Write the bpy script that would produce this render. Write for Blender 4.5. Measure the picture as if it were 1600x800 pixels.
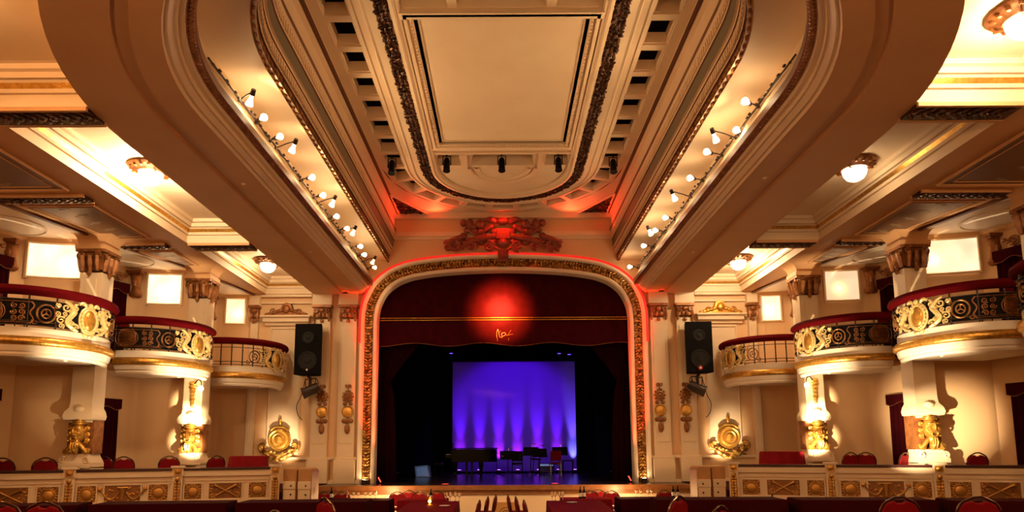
import bpy, bmesh, math, random
from mathutils import Vector, Matrix
random.seed(7)
for _o in list(bpy.data.objects):
    bpy.data.objects.remove(_o)
SC = bpy.context.scene
COL = SC.collection
U = 0.02          # one plan unit of the survey = 2 cm
E = 2.0           # eye height above the pit floor; plan heights are counted from the eye
PI = math.pi
sin, cos = math.sin, math.cos

def W(x, y, z):
    return Vector((x * U, y * U, z * U + E))

# ------------------------------------------------------------------ camera
cam_d = bpy.data.cameras.new('camera')
cam = bpy.data.objects.new('camera', cam_d)
COL.objects.link(cam)
cam_d.sensor_width = 36.0
cam_d.lens = 22.5
cam_d.shift_x = 13 / 1600
cam_d.shift_y = 170 / 1600
cam_d.clip_end = 200
cam.matrix_world = (Matrix.Translation((0, 0, E)) @ Matrix.Rotation(PI / 2 + math.atan(0.13), 4, 'X')
                    @ Matrix.Rotation(-0.0055, 4, 'Z'))
SC.camera = cam

# ------------------------------------------------------------------ view and world
SC.view_settings.view_transform = 'Standard'
SC.view_settings.look = 'None'
SC.view_settings.gamma = 1.0
SC.view_settings.use_curve_mapping = False
SC.view_settings.exposure = 0.0
SC.cycles.use_denoising = True
SC.cycles.max_bounces = 7
SC.cycles.diffuse_bounces = 5
SC.cycles.glossy_bounces = 3
SC.cycles.sample_clamp_indirect = 6.0
SC.cycles.caustics_reflective = False
SC.cycles.caustics_refractive = False
wd = bpy.data.worlds.new('world')
SC.world = wd
wd.use_nodes = True
wd.node_tree.nodes['Background'].inputs[0].default_value = (1.0, 0.50, 0.20, 1)
wd.node_tree.nodes['Background'].inputs[1].default_value = 0.012

WARM = (1.0, 0.57, 0.24)
PALE = (1.0, 0.76, 0.46)
AMBER = (1.0, 0.64, 0.31)
RED = (1.0, 0.03, 0.01)

def light(name, kind, loc, power, color=WARM, radius=0.05, target=None, angle=60, blend=0.6):
    d = bpy.data.lights.new(name, kind)
    d.energy = power
    d.color = color
    if kind == 'AREA':
        d.size = radius
    else:
        d.shadow_soft_size = radius
    o = bpy.data.objects.new(name, d)
    COL.objects.link(o)
    o.location = loc
    if kind == 'SPOT':
        d.spot_size = math.radians(angle)
        d.spot_blend = blend
    if target is not None:
        o.rotation_euler = (Vector(target) - Vector(loc)).to_track_quat('-Z', 'Y').to_euler()
    return o

# added fill points for the overall level, no such lamps seen
for sx, k in ((-1, 1.2), (1, 0.8)):
    light('house_fill', 'POINT', W(sx * 330, 60, 235), 420 * k, WARM, 0.25)
    light('house_fill', 'POINT', W(sx * 150, 60, 120), 360 * k, WARM, 0.30)
    light('house_fill', 'POINT', W(sx * 560, 300, 200), 160, WARM, 0.25)
# ------------------------------------------------------------------ mesh collector
class MB:
    """collects faces of one mesh; plan units (p=True) or metres (p=False), relative to an origin"""
    def __init__(s, org=(0, 0, 0), sx=1, p=True):
        s.o = Vector(org); s.sx = sx; s.p = p
        s.v = []; s.f = []; s.mi = []; s.sm = []
        s.m = 0; s.smooth = False; s.xf = None
    def pt(s, c):
        x, y, z = c
        if s.xf is not None:
            x, y, z = s.xf @ Vector((x, y, z))
        x *= s.sx
        if s.p:
            s.v.append(((x - s.o.x) * U, (y - s.o.y) * U, (z - s.o.z) * U))
        else:
            s.v.append((x, y, z))
        return len(s.v) - 1
    def face(s, idx):
        s.f.append(tuple(idx) if s.sx > 0 else tuple(reversed(idx)))
        s.mi.append(s.m); s.sm.append(s.smooth)
    def poly(s, pts):
        s.face([s.pt(c) for c in pts])
    def grid(s, rows, closed=False, mats=None):
        ids = [[s.pt(c) for c in r] for r in rows]
        for i in range(len(ids) - 1):
            n = len(ids[i])
            for j in range(n if closed else n - 1):
                k = (j + 1) % n
                if mats is not None: s.m = mats[j]
                s.face((ids[i][j], ids[i + 1][j], ids[i + 1][k], ids[i][k]))
        return ids
    def box(s, x0, x1, y0, y1, z0, z1):
        i = [s.pt(c) for c in ((x0,y0,z0),(x1,y0,z0),(x1,y1,z0),(x0,y1,z0),(x0,y0,z1),(x1,y0,z1),(x1,y1,z1),(x0,y1,z1))]
        for q in ((0,3,2,1),(4,5,6,7),(0,1,5,4),(1,2,6,5),(2,3,7,6),(3,0,4,7)):
            s.face([i[k] for k in q])
    def prism(s, pts, z0, z1, cap0=True, cap1=True):
        n = len(pts)
        a = [s.pt((x, y, z0)) for x, y in pts]; b = [s.pt((x, y, z1)) for x, y in pts]
        for k in range(n):
            j = (k + 1) % n
            s.face((a[k], a[j], b[j], b[k]))
        if cap0: s.face(list(reversed(a)))
        if cap1: s.face(b)
    def plate(s, pts, y0, y1, inset=0.0):
        """outline in x,z extruded from the back y1 to the front y0 (front shrunk by inset)"""
        n = len(pts)
        cx = sum(q[0] for q in pts) / n; cz = sum(q[1] for q in pts) / n
        a = [s.pt((x, y1, z)) for x, z in pts]
        k = 1 - inset
        b = [s.pt((cx + (x - cx) * k, y0, cz + (z - cz) * k)) for x, z in pts]
        for i in range(n):
            j = (i + 1) % n
            s.face((a[i], a[j], b[j], b[i]))
        s.face(b); s.face(list(reversed(a)))
    def tube(s, pts, r, n=6, closed=False, caps=True):
        P = [Vector(q) for q in pts]; m = len(P)
        rad = r if isinstance(r, (list, tuple)) else [r] * m
        rings = []; prev = None
        for i in range(m):
            if closed: t = P[(i + 1) % m] - P[i - 1]
            else: t = P[min(i + 1, m - 1)] - P[max(i - 1, 0)]
            if t.length < 1e-9: t = Vector((0, 0, 1))
            t.normalize()
            if prev is None:
                a = Vector((0, 0, 1)) if abs(t.z) < 0.9 else Vector((1, 0, 0))
                u = t.cross(a).normalized()
            else:
                u = (prev - t * prev.dot(t))
                u = u.normalized() if u.length > 1e-9 else t.orthogonal().normalized()
            prev = u; w = t.cross(u)
            rings.append([s.pt(P[i] + (u * cos(2*PI*k/n) + w * sin(2*PI*k/n)) * rad[i]) for k in range(n)])
        for i in range(m if closed else m - 1):
            A, B = rings[i], rings[(i + 1) % m]
            for k in range(n):
                j = (k + 1) % n
                s.face((A[k], A[j], B[j], B[k]))
        if caps and not closed:
            s.face(list(reversed(rings[0]))); s.face(rings[-1])
    def ell(s, c, r, ax=None, seg=8, rings=5):
        """ellipsoid; ax = 3 direction vectors or None"""
        c = Vector(c)
        if ax is None: ax = (Vector((1,0,0)), Vector((0,1,0)), Vector((0,0,1)))
        rr = (r, r, r) if not isinstance(r, (list, tuple)) else r
        top = s.pt(c + ax[2] * rr[2]); bot = s.pt(c - ax[2] * rr[2])
        L = []
        for i in range(1, rings):
            a = PI * i / rings
            L.append([s.pt(c + ax[0] * (rr[0]*sin(a)*cos(2*PI*k/seg)) + ax[1] * (rr[1]*sin(a)*sin(2*PI*k/seg)) + ax[2] * (rr[2]*cos(a))) for k in range(seg)])
        for k in range(seg):
            j = (k + 1) % seg
            s.face((top, L[0][k], L[0][j])); s.face((bot, L[-1][j], L[-1][k]))
            for i in range(len(L) - 1):
                s.face((L[i][k], L[i+1][k], L[i+1][j], L[i][j]))
    def lathe(s, prof, c=(0,0,0), a0=0.0, a1=2*PI, n=24, mats=None):
        full = abs(a1 - a0) > 2*PI - 1e-6
        rows = []
        for i in range(n if full else n + 1):
            a = a0 + (a1 - a0) * i / n
            rows.append([(c[0] + r*cos(a), c[1] + r*sin(a), c[2] + z) for r, z in prof])
        if full: rows.append(rows[0])
        s.grid(rows, mats=mats)
    def build(s, name, mats, parent=None, angle=35, bevel=0.0, loc=None):
        me = bpy.data.meshes.new(name)
        me.from_pydata(s.v, [], s.f)
        if not isinstance(mats, (list, tuple)): mats = [mats]
        for m in mats: me.materials.append(m)
        me.polygons.foreach_set('material_index', s.mi)
        me.polygons.foreach_set('use_smooth', s.sm)
        me.update()
        if any(s.sm):
            me.set_sharp_from_angle(angle=math.radians(angle))
        o = bpy.data.objects.new(name, me)
        COL.objects.link(o)
        if parent is not None: o.parent = parent
        elif s.p: o.location = W(*s.o)
        if loc is not None: o.location = loc
        if bevel:
            b = o.modifiers.new('bevel', 'BEVEL'); b.width = bevel; b.segments = 2; b.limit_method = 'ANGLE'
        return o

def struct(o):
    o['kind'] = 'structure'; return o
def tag(o, label, cat, group=None, kind=None):
    o['label'] = label; o['category'] = cat
    if group: o['group'] = group
    if kind: o['kind'] = kind
    return o
def thing(name, label, cat, org, group=None, rz=0.0, metres=False):
    o = bpy.data.objects.new(name, None)
    COL.objects.link(o)
    o.empty_display_size = 0.1
    o.location = Vector(org) if metres else W(*org)
    o.rotation_euler = (0, 0, rz)
    return tag(o, label, cat, group)
def kids(o):
    return [c for c in COL.objects if c.parent is o]
def dup(root, loc, rz, label, group=None):
    r = root.copy(); COL.objects.link(r)
    r.location = loc; r.rotation_euler = (0, 0, rz); r['label'] = label
    if group: r['group'] = group
    for c in list(root.children):
        d = c.copy(); COL.objects.link(d); d.parent = r
        for g in list(c.children):
            h = g.copy(); COL.objects.link(h); h.parent = d
    return r

# ------------------------------------------------------------------ materials
def mat(name, col, rough=0.6, metal=0.0, noise=None, bump=None, emit=None, estr=1.0, spec=0.5, coat=0.0, vor=None, alpha=None, trans=0.0):
    m = bpy.data.materials.new(name); m.use_nodes = True
    nt = m.node_tree; b = nt.nodes['Principled BSDF']
    b.inputs['Base Color'].default_value = (*col, 1)
    b.inputs['Roughness'].default_value = rough
    b.inputs['Metallic'].default_value = metal
    b.inputs['Specular IOR Level'].default_value = spec
    if coat: b.inputs['Coat Weight'].default_value = coat
    if trans: b.inputs['Transmission Weight'].default_value = trans
    tc = nt.nodes.new('ShaderNodeTexCoord')
    if noise:                      # (scale, second colour, amount)
        sc, c2, amt = noise
        n = nt.nodes.new('ShaderNodeTexNoise'); n.inputs['Scale'].default_value = sc; n.inputs['Detail'].default_value = 5
        nt.links.new(tc.outputs['Object'], n.inputs['Vector'])
        r = nt.nodes.new('ShaderNodeMapRange'); r.inputs[1].default_value = 0.35; r.inputs[2].default_value = 0.7
        r.inputs[3].default_value = 0; r.inputs[4].default_value = amt
        nt.links.new(n.outputs['Fac'], r.inputs[0])
        x = nt.nodes.new('ShaderNodeMixRGB'); x.inputs[1].default_value = (*col, 1); x.inputs[2].default_value = (*c2, 1)
        nt.links.new(r.outputs[0], x.inputs[0]); nt.links.new(x.outputs[0], b.inputs['Base Color'])
    if vor:                        # carved relief: (scale, colour painting shade into the hollows, bump strength)
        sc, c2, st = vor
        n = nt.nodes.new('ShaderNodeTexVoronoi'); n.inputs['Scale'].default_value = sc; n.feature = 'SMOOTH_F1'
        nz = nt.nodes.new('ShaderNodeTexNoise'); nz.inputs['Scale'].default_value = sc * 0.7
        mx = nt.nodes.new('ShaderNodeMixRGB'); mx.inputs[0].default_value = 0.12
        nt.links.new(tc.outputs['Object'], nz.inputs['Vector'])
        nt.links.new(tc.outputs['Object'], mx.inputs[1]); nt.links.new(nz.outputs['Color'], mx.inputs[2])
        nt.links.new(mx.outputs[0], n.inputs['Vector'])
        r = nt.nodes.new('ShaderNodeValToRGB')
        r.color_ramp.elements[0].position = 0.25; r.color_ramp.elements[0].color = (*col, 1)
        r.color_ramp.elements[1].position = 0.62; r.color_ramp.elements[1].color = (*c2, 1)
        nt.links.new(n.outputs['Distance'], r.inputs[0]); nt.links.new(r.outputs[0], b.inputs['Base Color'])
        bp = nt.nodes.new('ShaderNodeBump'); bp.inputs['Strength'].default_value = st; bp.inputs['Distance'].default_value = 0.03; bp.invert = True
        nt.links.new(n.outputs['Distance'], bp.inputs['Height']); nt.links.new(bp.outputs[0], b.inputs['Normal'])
    elif bump:                     # (scale, strength)
        n = nt.nodes.new('ShaderNodeTexNoise'); n.inputs['Scale'].default_value = bump[0]; n.inputs['Detail'].default_value = 4
        nt.links.new(tc.outputs['Object'], n.inputs['Vector'])
        bp = nt.nodes.new('ShaderNodeBump'); bp.inputs['Strength'].default_value = bump[1]; bp.inputs['Distance'].default_value = 0.02
        nt.links.new(n.outputs['Fac'], bp.inputs['Height']); nt.links.new(bp.outputs[0], b.inputs['Normal'])
    if emit is not None:
        b.inputs['Emission Color'].default_value = (*emit, 1)
        b.inputs['Emission Strength'].default_value = estr
    return m

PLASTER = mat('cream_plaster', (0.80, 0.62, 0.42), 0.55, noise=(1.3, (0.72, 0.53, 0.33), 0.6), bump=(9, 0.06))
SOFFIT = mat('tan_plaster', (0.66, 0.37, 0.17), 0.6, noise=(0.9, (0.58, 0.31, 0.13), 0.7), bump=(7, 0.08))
IVORY = mat('ivory_paint', (0.86, 0.75, 0.60), 0.4, noise=(3, (0.78, 0.63, 0.46), 0.5))
WALL = mat('wall_plaster', (0.77, 0.51, 0.28), 0.6, noise=(0.8, (0.71, 0.44, 0.22), 0.6), bump=(6, 0.05))
GREYBAND = mat('olive_grey_paint', (0.16, 0.135, 0.085), 0.6)
BROWNLINE = mat('brown_paint', (0.16, 0.06, 0.025), 0.5)
GOLD = mat('gilding', (0.72, 0.40, 0.08), 0.32, 0.75, noise=(14, (0.45, 0.20, 0.03), 0.8), bump=(30, 0.25))
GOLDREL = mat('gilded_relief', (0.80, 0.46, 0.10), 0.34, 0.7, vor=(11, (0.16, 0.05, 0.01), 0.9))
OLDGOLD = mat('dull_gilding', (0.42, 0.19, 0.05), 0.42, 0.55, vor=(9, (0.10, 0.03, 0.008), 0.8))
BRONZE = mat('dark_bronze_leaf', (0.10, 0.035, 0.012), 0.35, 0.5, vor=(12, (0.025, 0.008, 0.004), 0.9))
BROWNGOLD = mat('brown_gilding', (0.34, 0.13, 0.035), 0.45, 0.4, noise=(9, (0.16, 0.05, 0.015), 0.9), bump=(14, 0.4))
RAILV = mat('rail_velvet', (0.095, 0.0012, 0.003), 0.8, spec=0.05, noise=(5, (0.07, 0.001, 0.002), 0.6))
VELVET = mat('red_velvet', (0.20, 0.003, 0.007), 0.75, spec=0.15, noise=(5, (0.24, 0.003, 0.008), 0.6))
DRAPE = mat('wine_drape', (0.040, 0.0016, 0.004), 0.85, spec=0.05, noise=(4, (0.022, 0.001, 0.002), 0.6))
SHADECLOTH = mat('shaded_tablecloth', (0.030, 0.001, 0.002), 0.85, spec=0.05)  # copy of the crimson cloth, darkened for fronts that stand in shade
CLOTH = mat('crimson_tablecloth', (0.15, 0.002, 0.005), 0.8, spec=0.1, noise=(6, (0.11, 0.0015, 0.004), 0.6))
IRON = mat('black_iron', (0.028, 0.012, 0.007), 0.45, 0.3)
BLACK = mat('black_paint', (0.004, 0.003, 0.003), 0.6, spec=0.12)
VOID = mat('black_void', (0.006, 0.004, 0.003), 0.9, spec=0.0)
BLACKCLOTH = mat('black_stage_cloth', (0.006, 0.005, 0.007), 0.9, spec=0.0)
WOOD = mat('stage_edge_wood', (0.30, 0.12, 0.035), 0.4, noise=(6, (0.18, 0.06, 0.015), 0.8))
DECK = mat('black_stage_deck', (0.015, 0.011, 0.014), 0.22)
OAK = mat('honey_wood', (0.52, 0.27, 0.10), 0.45, noise=(4, (0.42, 0.20, 0.07), 0.7))
CARPET = mat('dark_red_carpet', (0.05, 0.008, 0.006), 0.95, spec=0.05)
RAILTOP = mat('dark_mahogany', (0.045, 0.008, 0.008), 0.3)
CHROME = mat('chrome', (0.7, 0.62, 0.55), 0.2, 1.0)
GLASSM = mat('clear_glass', (0.95, 0.9, 0.85), 0.03, trans=1.0)
WHITEP = mat('white_porcelain', (0.8, 0.75, 0.7), 0.3)

# ------------------------------------------------------------------ swept rings
def sweep_u(mb, prof, y_far, narc=36, y0=None, mats=None, closed_back=True, nst=10):
    """profile points (R, z, Yc): straight sides at x=+-R from y_far back to Yc, then a half circle behind"""
    rows = []
    for i in range(nst + 1):
        t = i / nst
        rows.append([(-R, y_far + (Yc - y_far) * t, z) for R, z, Yc in prof])
    for i in range(1, narc):
        a = PI * i / narc
        rows.append([(-R * cos(a), Yc - R * sin(a), z) for R, z, Yc in prof])
    for i in range(nst + 1):
        t = 1 - i / nst
        rows.append([(R, y_far + (Yc - y_far) * t, z) for R, z, Yc in prof])
    mb.grid(rows, mats=mats)

def path_u(R, z, Yc, y_far, step, back=1.0):
    """points, tangents and outward directions along the same path, every step units"""
    out = []
    L1 = y_far - Yc; L2 = PI * R
    n = int((2 * L1 + L2) / step)
    for i in range(n + 1):
        d = (2 * L1 + L2) * i / n
        if d < L1: out.append((Vector((-R, y_far - d, z)), Vector((0, -1, 0)), Vector((-1, 0, 0))))
        elif d < L1 + L2:
            a = (d - L1) / R
            out.append((Vector((-R*cos(a), Yc - R*sin(a), z)), Vector((sin(a), -cos(a), 0)), Vector((-cos(a), -sin(a), 0))))
        else: out.append((Vector((R, Yc + (d - L1 - L2), z)), Vector((0, 1, 0)), Vector((1, 0, 0))))
    return out

def catmull(pts, n=6):
    out = []
    for i in range(len(pts) - 1):
        p0 = pts[max(i-1, 0)]; p1 = pts[i]; p2 = pts[i+1]; p3 = pts[min(i+2, len(pts)-1)]
        for k in range(n):
            t = k / n
            out.append(tuple(0.5*((2*b)+(-a+c)*t+(2*a-5*b+4*c-d)*t*t+(-a+3*b-3*c+d)*t**3) for a, b, c, d in zip(p0, p1, p2, p3)))
    out.append(tuple(pts[-1]))
    return out
def spiral(cx, cz, r0, r1, a0, turns, n=14):
    return [(cx + (r0+(r1-r0)*i/n)*cos(a0+2*PI*turns*i/n), cz + (r0+(r1-r0)*i/n)*sin(a0+2*PI*turns*i/n)) for i in range(n+1)]
# ================================================================== THE SETTING
YW = 985.0            # plane of the proscenium wall
ZC = 371.0            # main ceiling
# ---- floors
mb = MB(); mb.box(-700, 700, 480, 1000, -106, -100); struct(mb.build('floor', CARPET))
mb = MB(); mb.box(-700, 700, -320, 480, -106, -73); struct(mb.build('floor', CARPET))
PAR = [(264, 747), (357, 710), (450, 673), (543, 636)]       # parapet posts of one side terrace
for sx, nm in ((-1, 'floor_left'), (1, 'floor_right')):
    mb = MB(sx=sx)
    mb.prism([(266, 752), (548, 641), (600, 480), (700, 480), (700, 985), (266, 985)], -100, -51)
    struct(mb.build(nm, CARPET))
# ---- proscenium arch curve (x, z), left foot -> crown
ARCH = [(197, -52), (197, 60), (197, 150), (197, 196), (196, 212), (193, 225), (183.6, 243), (168, 256.5), (151.5, 264), (135, 268.3), (102.5, 273), (60, 276.3), (25, 277.6), (0, 278)]
half = catmull(ARCH, 5)
arch = [(-x, z) for x, z in half] + [(x, z) for x, z in reversed(half[:-1])]
def arch_off(d):
    out = []
    n = len(arch)
    for i, (x, z) in enumerate(arch):
        a = arch[max(i - 1, 0)]; b = arch[min(i + 1, n - 1)]
        t = Vector((b[0] - a[0], b[1] - a[1])); t.normalize()
        out.append((x - t.y * d, z + t.x * d))
    return out
mb = MB()
outer = arch_off(22)
top = [(x, z) for x, z in outer]
rows = [[(x, YW, z) for x, z in top], [(x, YW, 390) for x, z in top]]
mb.grid(rows)
for s in (-1, 1):
    mb.poly([(s*218.5, YW, -100), (s*480, YW, -100), (s*480, YW, 390), (s*218.5, YW, 390)])
struct(mb.build('wall_front', WALL))

# ---- soffit ring with the light cove
prof = [(180, 295, 468), (219, 295, 448), (206, 262, 442), (203.5, 261, 442), (203.5, 255, 442), (208.5, 252.5, 441), (209, 249.5, 441),
        (212, 249, 440), (212.5, 246, 440), (214, 246, 440), (217, 242.5, 440), (219, 242.5, 440), (220, 240, 440), (241, 240, 450), (241.5, 242.5, 450), (250, 242.5, 450),
        (251, 239.5, 452), (296, 239.5, 475), (296, 270, 475)]
mm = [0, 0, 0, 3, 2, 0, 0, 0, 0, 0, 0, 0, 1, 1, 1, 1, 1, 0, 0]
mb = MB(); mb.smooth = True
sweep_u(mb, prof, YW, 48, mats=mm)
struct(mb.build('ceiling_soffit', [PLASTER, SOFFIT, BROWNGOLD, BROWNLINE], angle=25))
# ---- frieze between the cove and the main ceiling
prof = [(183, 295, 468), (184, 294, 468), (183, 293, 468), (181, 303.5, 468), (179.5, 303.5, 468), (178, 314.5, 468), (176.8, 314.5, 468), (176.4, 316.5, 468), (174.5, 316.5, 468), (173.6, 328, 468),
        (172.4, 328.5, 468), (172, 340, 468), (170.5, 342, 468), (170.5, 347, 468), (172, 349, 468), (172, 366, 468), (168, 368, 468), (168, 370, 468), (164, 370, 468), (164, 371.5, 468), (160, 371.5, 468)]
mm = [0, 1, 1, 3, 0, 3, 0, 0, 2, 3, 0, 0, 3, 0, 0, 0, 3, 3, 0, 3, 3]
mb = MB(); mb.smooth = True
sweep_u(mb, prof, YW, 48, mats=mm)
mb.smooth = False
mb.m = 0
for R, z0, z1, st, w, out in ((178.6, 305, 312, 5.2, 3.0, 1.6), (172.4, 330.5, 338, 5.2, 3.0, 1.4)):      # dentil rows
    for P, T, N in path_u(R, z0, 468, YW, st):
        if P.y < 380: continue
        a, b = T * (w / 2), -N * out
        q = [P - a, P + a, P + a + b, P - a + b]
        lo = [mb.pt(v) for v in q]; hi = [mb.pt(v + Vector((0, 0, z1 - z0))) for v in q]
        mb.face(lo)
        for k in range(4):
            mb.face((lo[k], lo[(k+1) % 4], hi[(k+1) % 4], hi[k]))
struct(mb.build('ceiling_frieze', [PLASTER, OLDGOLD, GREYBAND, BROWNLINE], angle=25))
mb = MB(); mb.smooth = True                                                   # gilded leaf band along the foot of the frieze
for i, (P, T, N) in enumerate(path_u(182.5, 298, 468, YW, 5.0)):
    if P.y < 330: continue
    k = 1 if i % 2 else -1
    up = Vector((0, 0, 1)); d = (T * 0.8 + up * 0.6 * k).normalized(); e = N.cross(d).normalized()
    mb.ell(P - N * 0.4 + up * (2.3 * k), (4.6, 2.2, 1.9), (d, e, N), 6, 4)
struct(mb.build('trim_1', BROWNGOLD))
mb = MB(); mb.smooth = True                                                   # leaf bead on the cove lip
for i, (P, T, N) in enumerate(path_u(206, 253.3, 442, YW, 4.0)):
    if P.y < 330: continue
    mb.ell(P - Vector((0, 0, 0.5)), (1.9, 2.2, 0.9), (T, N, Vector((0, 0, 1))), 6, 4)
struct(mb.build('trim_2', BROWNGOLD))

# ---- main ceiling: ring of coffers, vine band, laylight panel
YC = 812.0
pl = MB(); pl.smooth = False
def coffer(o4, h4, depth=11, top_in=0.10):
    """o4 outer quad, h4 hole quad (x, y) at the ceiling plane"""
    a = [pl.pt((x, y, ZC)) for x, y in o4]; b = [pl.pt((x, y, ZC)) for x, y in h4]
    b2 = [pl.pt((x, y, ZC + 1.5)) for x, y in h4]
    cx = sum(q[0] for q in h4) / 4; cy = sum(q[1] for q in h4) / 4
    sh = [(cx + (x - cx) * 0.9, cy + (y - cy) * 0.9) for x, y in h4]
    c = [pl.pt((x, y, ZC + 1.5)) for x, y in sh]
    d = [pl.pt((cx + (x - cx) * (1 - top_in), cy + (y - cy) * (1 - top_in), ZC + depth)) for x, y in sh]
    for k in range(4):
        j = (k + 1) % 4
        pl.m = 0
        pl.face((a[k], a[j], b[j], b[k])); pl.face((b[k], b[j], b2[j], b2[k])); pl.face((b2[k], b2[j], c[j], c[k])); pl.face((c[k], c[j], d[j], d[k]))
    pl.m = 1
    pl.face(d)
bars = [YC - 42.6 * i for i in range(0, 11)]
for s in (-1, 1):
    for i in range(len(bars) - 1):
        y1, y0 = bars[i], bars[i + 1]
        X = lambda v: s * v
        coffer([(X(119.5), y0), (X(160), y0), (X(160), y1), (X(119.5), y1)], [(X(130.6), y0 + 4), (X(154), y0 + 4), (X(154), y1 - 4), (X(130.6), y1 - 4)])
NW = 11
for i in range(NW):
    a0, a1 = PI * i / NW, PI * (i + 1) / NW
    g = 0.028
    P = lambda r, a: (r * cos(a), YC + r * sin(a))
    coffer([P(119.5, a0), P(161, a0), P(161, a1), P(119.5, a1)], [P(130.6, a0 + g), P(154, a0 + g * .85), P(154, a1 - g * .85), P(130.6, a1 - g)])
pl.m = 0
seg = 16
for s in (-1, 1):                                                            # spandrels at the proscenium corners
    for i in range(seg):
        def ed(a):
            c_, s_ = cos(a), sin(a)
            k = min(172 / max(c_, 1e-6), (YW - YC) / max(s_, 1e-6))
            return (s * c_ * k, YC + s_ * k, ZC)
        a0, a1 = PI / 2 * i / seg, PI / 2 * (i + 1) / seg
        pl.poly([(s * 161 * cos(a0), YC + 161 * sin(a0), ZC), ed(a0), ed(a1), (s * 161 * cos(a1), YC + 161 * sin(a1), ZC)])
    pl.poly([(s * 160, YC, ZC), (s * 172, YC, ZC), (s * 172, 386, ZC), (s * 160, 386, ZC)])
pl.poly([(-175, 386, ZC), (175, 386, ZC), (175, 250, ZC), (-175, 250, ZC)])
pl.poly([(-119.5, 386, ZC), (119.5, 386, ZC), (119.5, 457, ZC), (-119.5, 457, ZC)])
# flat field inside the ring, with the openings cut
def rects(x0, x1, y0, y1, holes):
    xs = sorted({x0, x1} | {h[0] for h in holes} | {h[1] for h in holes}); ys = sorted({y0, y1} | {h[2] for h in holes} | {h[3] for h in holes})
    for i in range(len(xs) - 1):
        for j in range(len(ys) - 1):
            cx, cy = (xs[i] + xs[i+1]) / 2, (ys[j] + ys[j+1]) / 2
            if any(h[0] < cx < h[1] and h[2] < cy < h[3] for h in holes): continue
            pl.poly([(xs[i], ys[j], ZC), (xs[i+1], ys[j], ZC), (xs[i+1], ys[j+1], ZC), (xs[i], ys[j+1], ZC)])
    for (a, b, c, d) in holes:
        pl.m = 0
        t = 3.5
        lo = [pl.pt(q) for q in ((a, c, ZC), (b, c, ZC), (b, d, ZC), (a, d, ZC))]
        hi = [pl.pt(q) for q in ((a+t, c+t, ZC+14), (b-t, c+t, ZC+14), (b-t, d-t, ZC+14), (a+t, d-t, ZC+14))]
        for k in range(4): pl.face((lo[k], lo[(k+1) % 4], hi[(k+1) % 4], hi[k]))
        pl.m = 1; pl.face(hi); pl.m = 0
HOLES = [(-88, -55, 771, 806), (-42, 42, 771, 806), (55, 88, 771, 806), (-88, -46, 461, 499), (-38, 38, 461, 499), (46, 88, 461, 499)]
rects(-109, 109, 457, YC, HOLES)
pl.m = 0
pl.poly([(109*cos(PI*k/24), YC + 109*sin(PI*k/24), ZC) for k in range(25)])
struct(pl.build('ceiling', [PLASTER, VOID]))

def ring_far(mb, prof, y_near, yc=YC, n=32, mats=None):
    rows = [[(-R, y_near, z) for R, z in prof], [(-R, yc, z) for R, z in prof]]
    for i in range(1, n):
        a = PI - PI * i / n
        rows.append([(R * cos(a), yc + R * sin(a), z) for R, z in prof])
    rows += [[(R, yc, z) for R, z in prof], [(R, y_near, z) for R, z in prof]]
    mb.grid(rows, mats=mats)
mb = MB(); mb.smooth = True
ring_far(mb, [(130, 371), (129, 369), (126, 368.5), (125, 370), (119, 370), (118.4, 366), (117, 365), (116, 366), (115.5, 367), (95, 367), (94, 365), (91, 364.5), (89.5, 366.5), (87, 367), (86, 371)], 457)
struct(mb.build('ceiling_border', PLASTER, angle=25))
mb = MB(); mb.smooth = True                                                   # dark vine garland
rv = random.Random(3)
def vine_path(R, step):
    out = []
    L1 = YC - 457; L2 = PI * R; n = int((2 * L1 + L2) / step)
    for i in range(n + 1):
        d = (2 * L1 + L2) * i / n
        if d < L1: out.append((Vector((-R, 457 + d, 366)), Vector((0, 1, 0)), Vector((-1, 0, 0))))
        elif d < L1 + L2:
            a = PI - (d - L1) / R
            out.append((Vector((R*cos(a), YC + R*sin(a), 366)), Vector((sin(a), -cos(a), 0)), Vector((cos(a), sin(a), 0))))
        else: out.append((Vector((R, YC - (d - L1 - L2), 366)), Vector((0, -1, 0)), Vector((1, 0, 0))))
    return out
for i, (P, T, N) in enumerate(vine_path(101.5, 2.6)):
    for q in (-1, 0, 1):
        a = rv.uniform(0, PI)
        d = T * cos(a) + N * sin(a); e = Vector((0, 0, 1)).cross(d)
        mb.ell(P + N * (q * 4.2 + rv.uniform(-1, 1)) + T * rv.uniform(-1, 1) + Vector((0, 0, rv.uniform(-0.8, 0.6))), (3.0, 1.5, 1.6), (d, e, Vector((0, 0, 1))), 5, 3)
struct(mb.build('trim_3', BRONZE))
# laylight panel frame
def rect_frame(mb, x0, x1, y0, y1, prof):
    rows = [[(x0 - d, y0 - d, z), (x1 + d, y0 - d, z), (x1 + d, y1 + d, z), (x0 - d, y1 + d, z), (x0 - d, y0 - d, z)] for d, z in prof]
    mb.grid(rows)
mb = MB()
rect_frame(mb, -77, 77, 510, 741, [(-5, 371), (-5, 370), (-3.5, 370), (-3.5, 371), (0, 371), (0, 368), (2, 366), (3, 368), (5, 368), (5, 366), (8, 366), (9, 369)])
mb.box(-88, 88, 500, 508, 366, 371)
for k in range(46):                                                          # bead row
    for x in (-78.6, 78.6):
        mb.box(x - .8, x + .8, 512 + k * 5, 514.6 + k * 5, 365, 368)
for k in range(31):
    mb.box(-76 + k * 5, -73.4 + k * 5, 742, 743.6, 365, 368)
mb.box(-90, 90, 752, 757, 368, 371); mb.box(-90, 90, 765, 769, 368.5, 371); mb.box(-51, -46, 769, 812, 368.5, 371); mb.box(46, 51, 769, 812, 368.5, 371)
struct(mb.build('ceiling_panel', PLASTER))
mb = MB(); mb.smooth = True                                                   # half medallion
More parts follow.
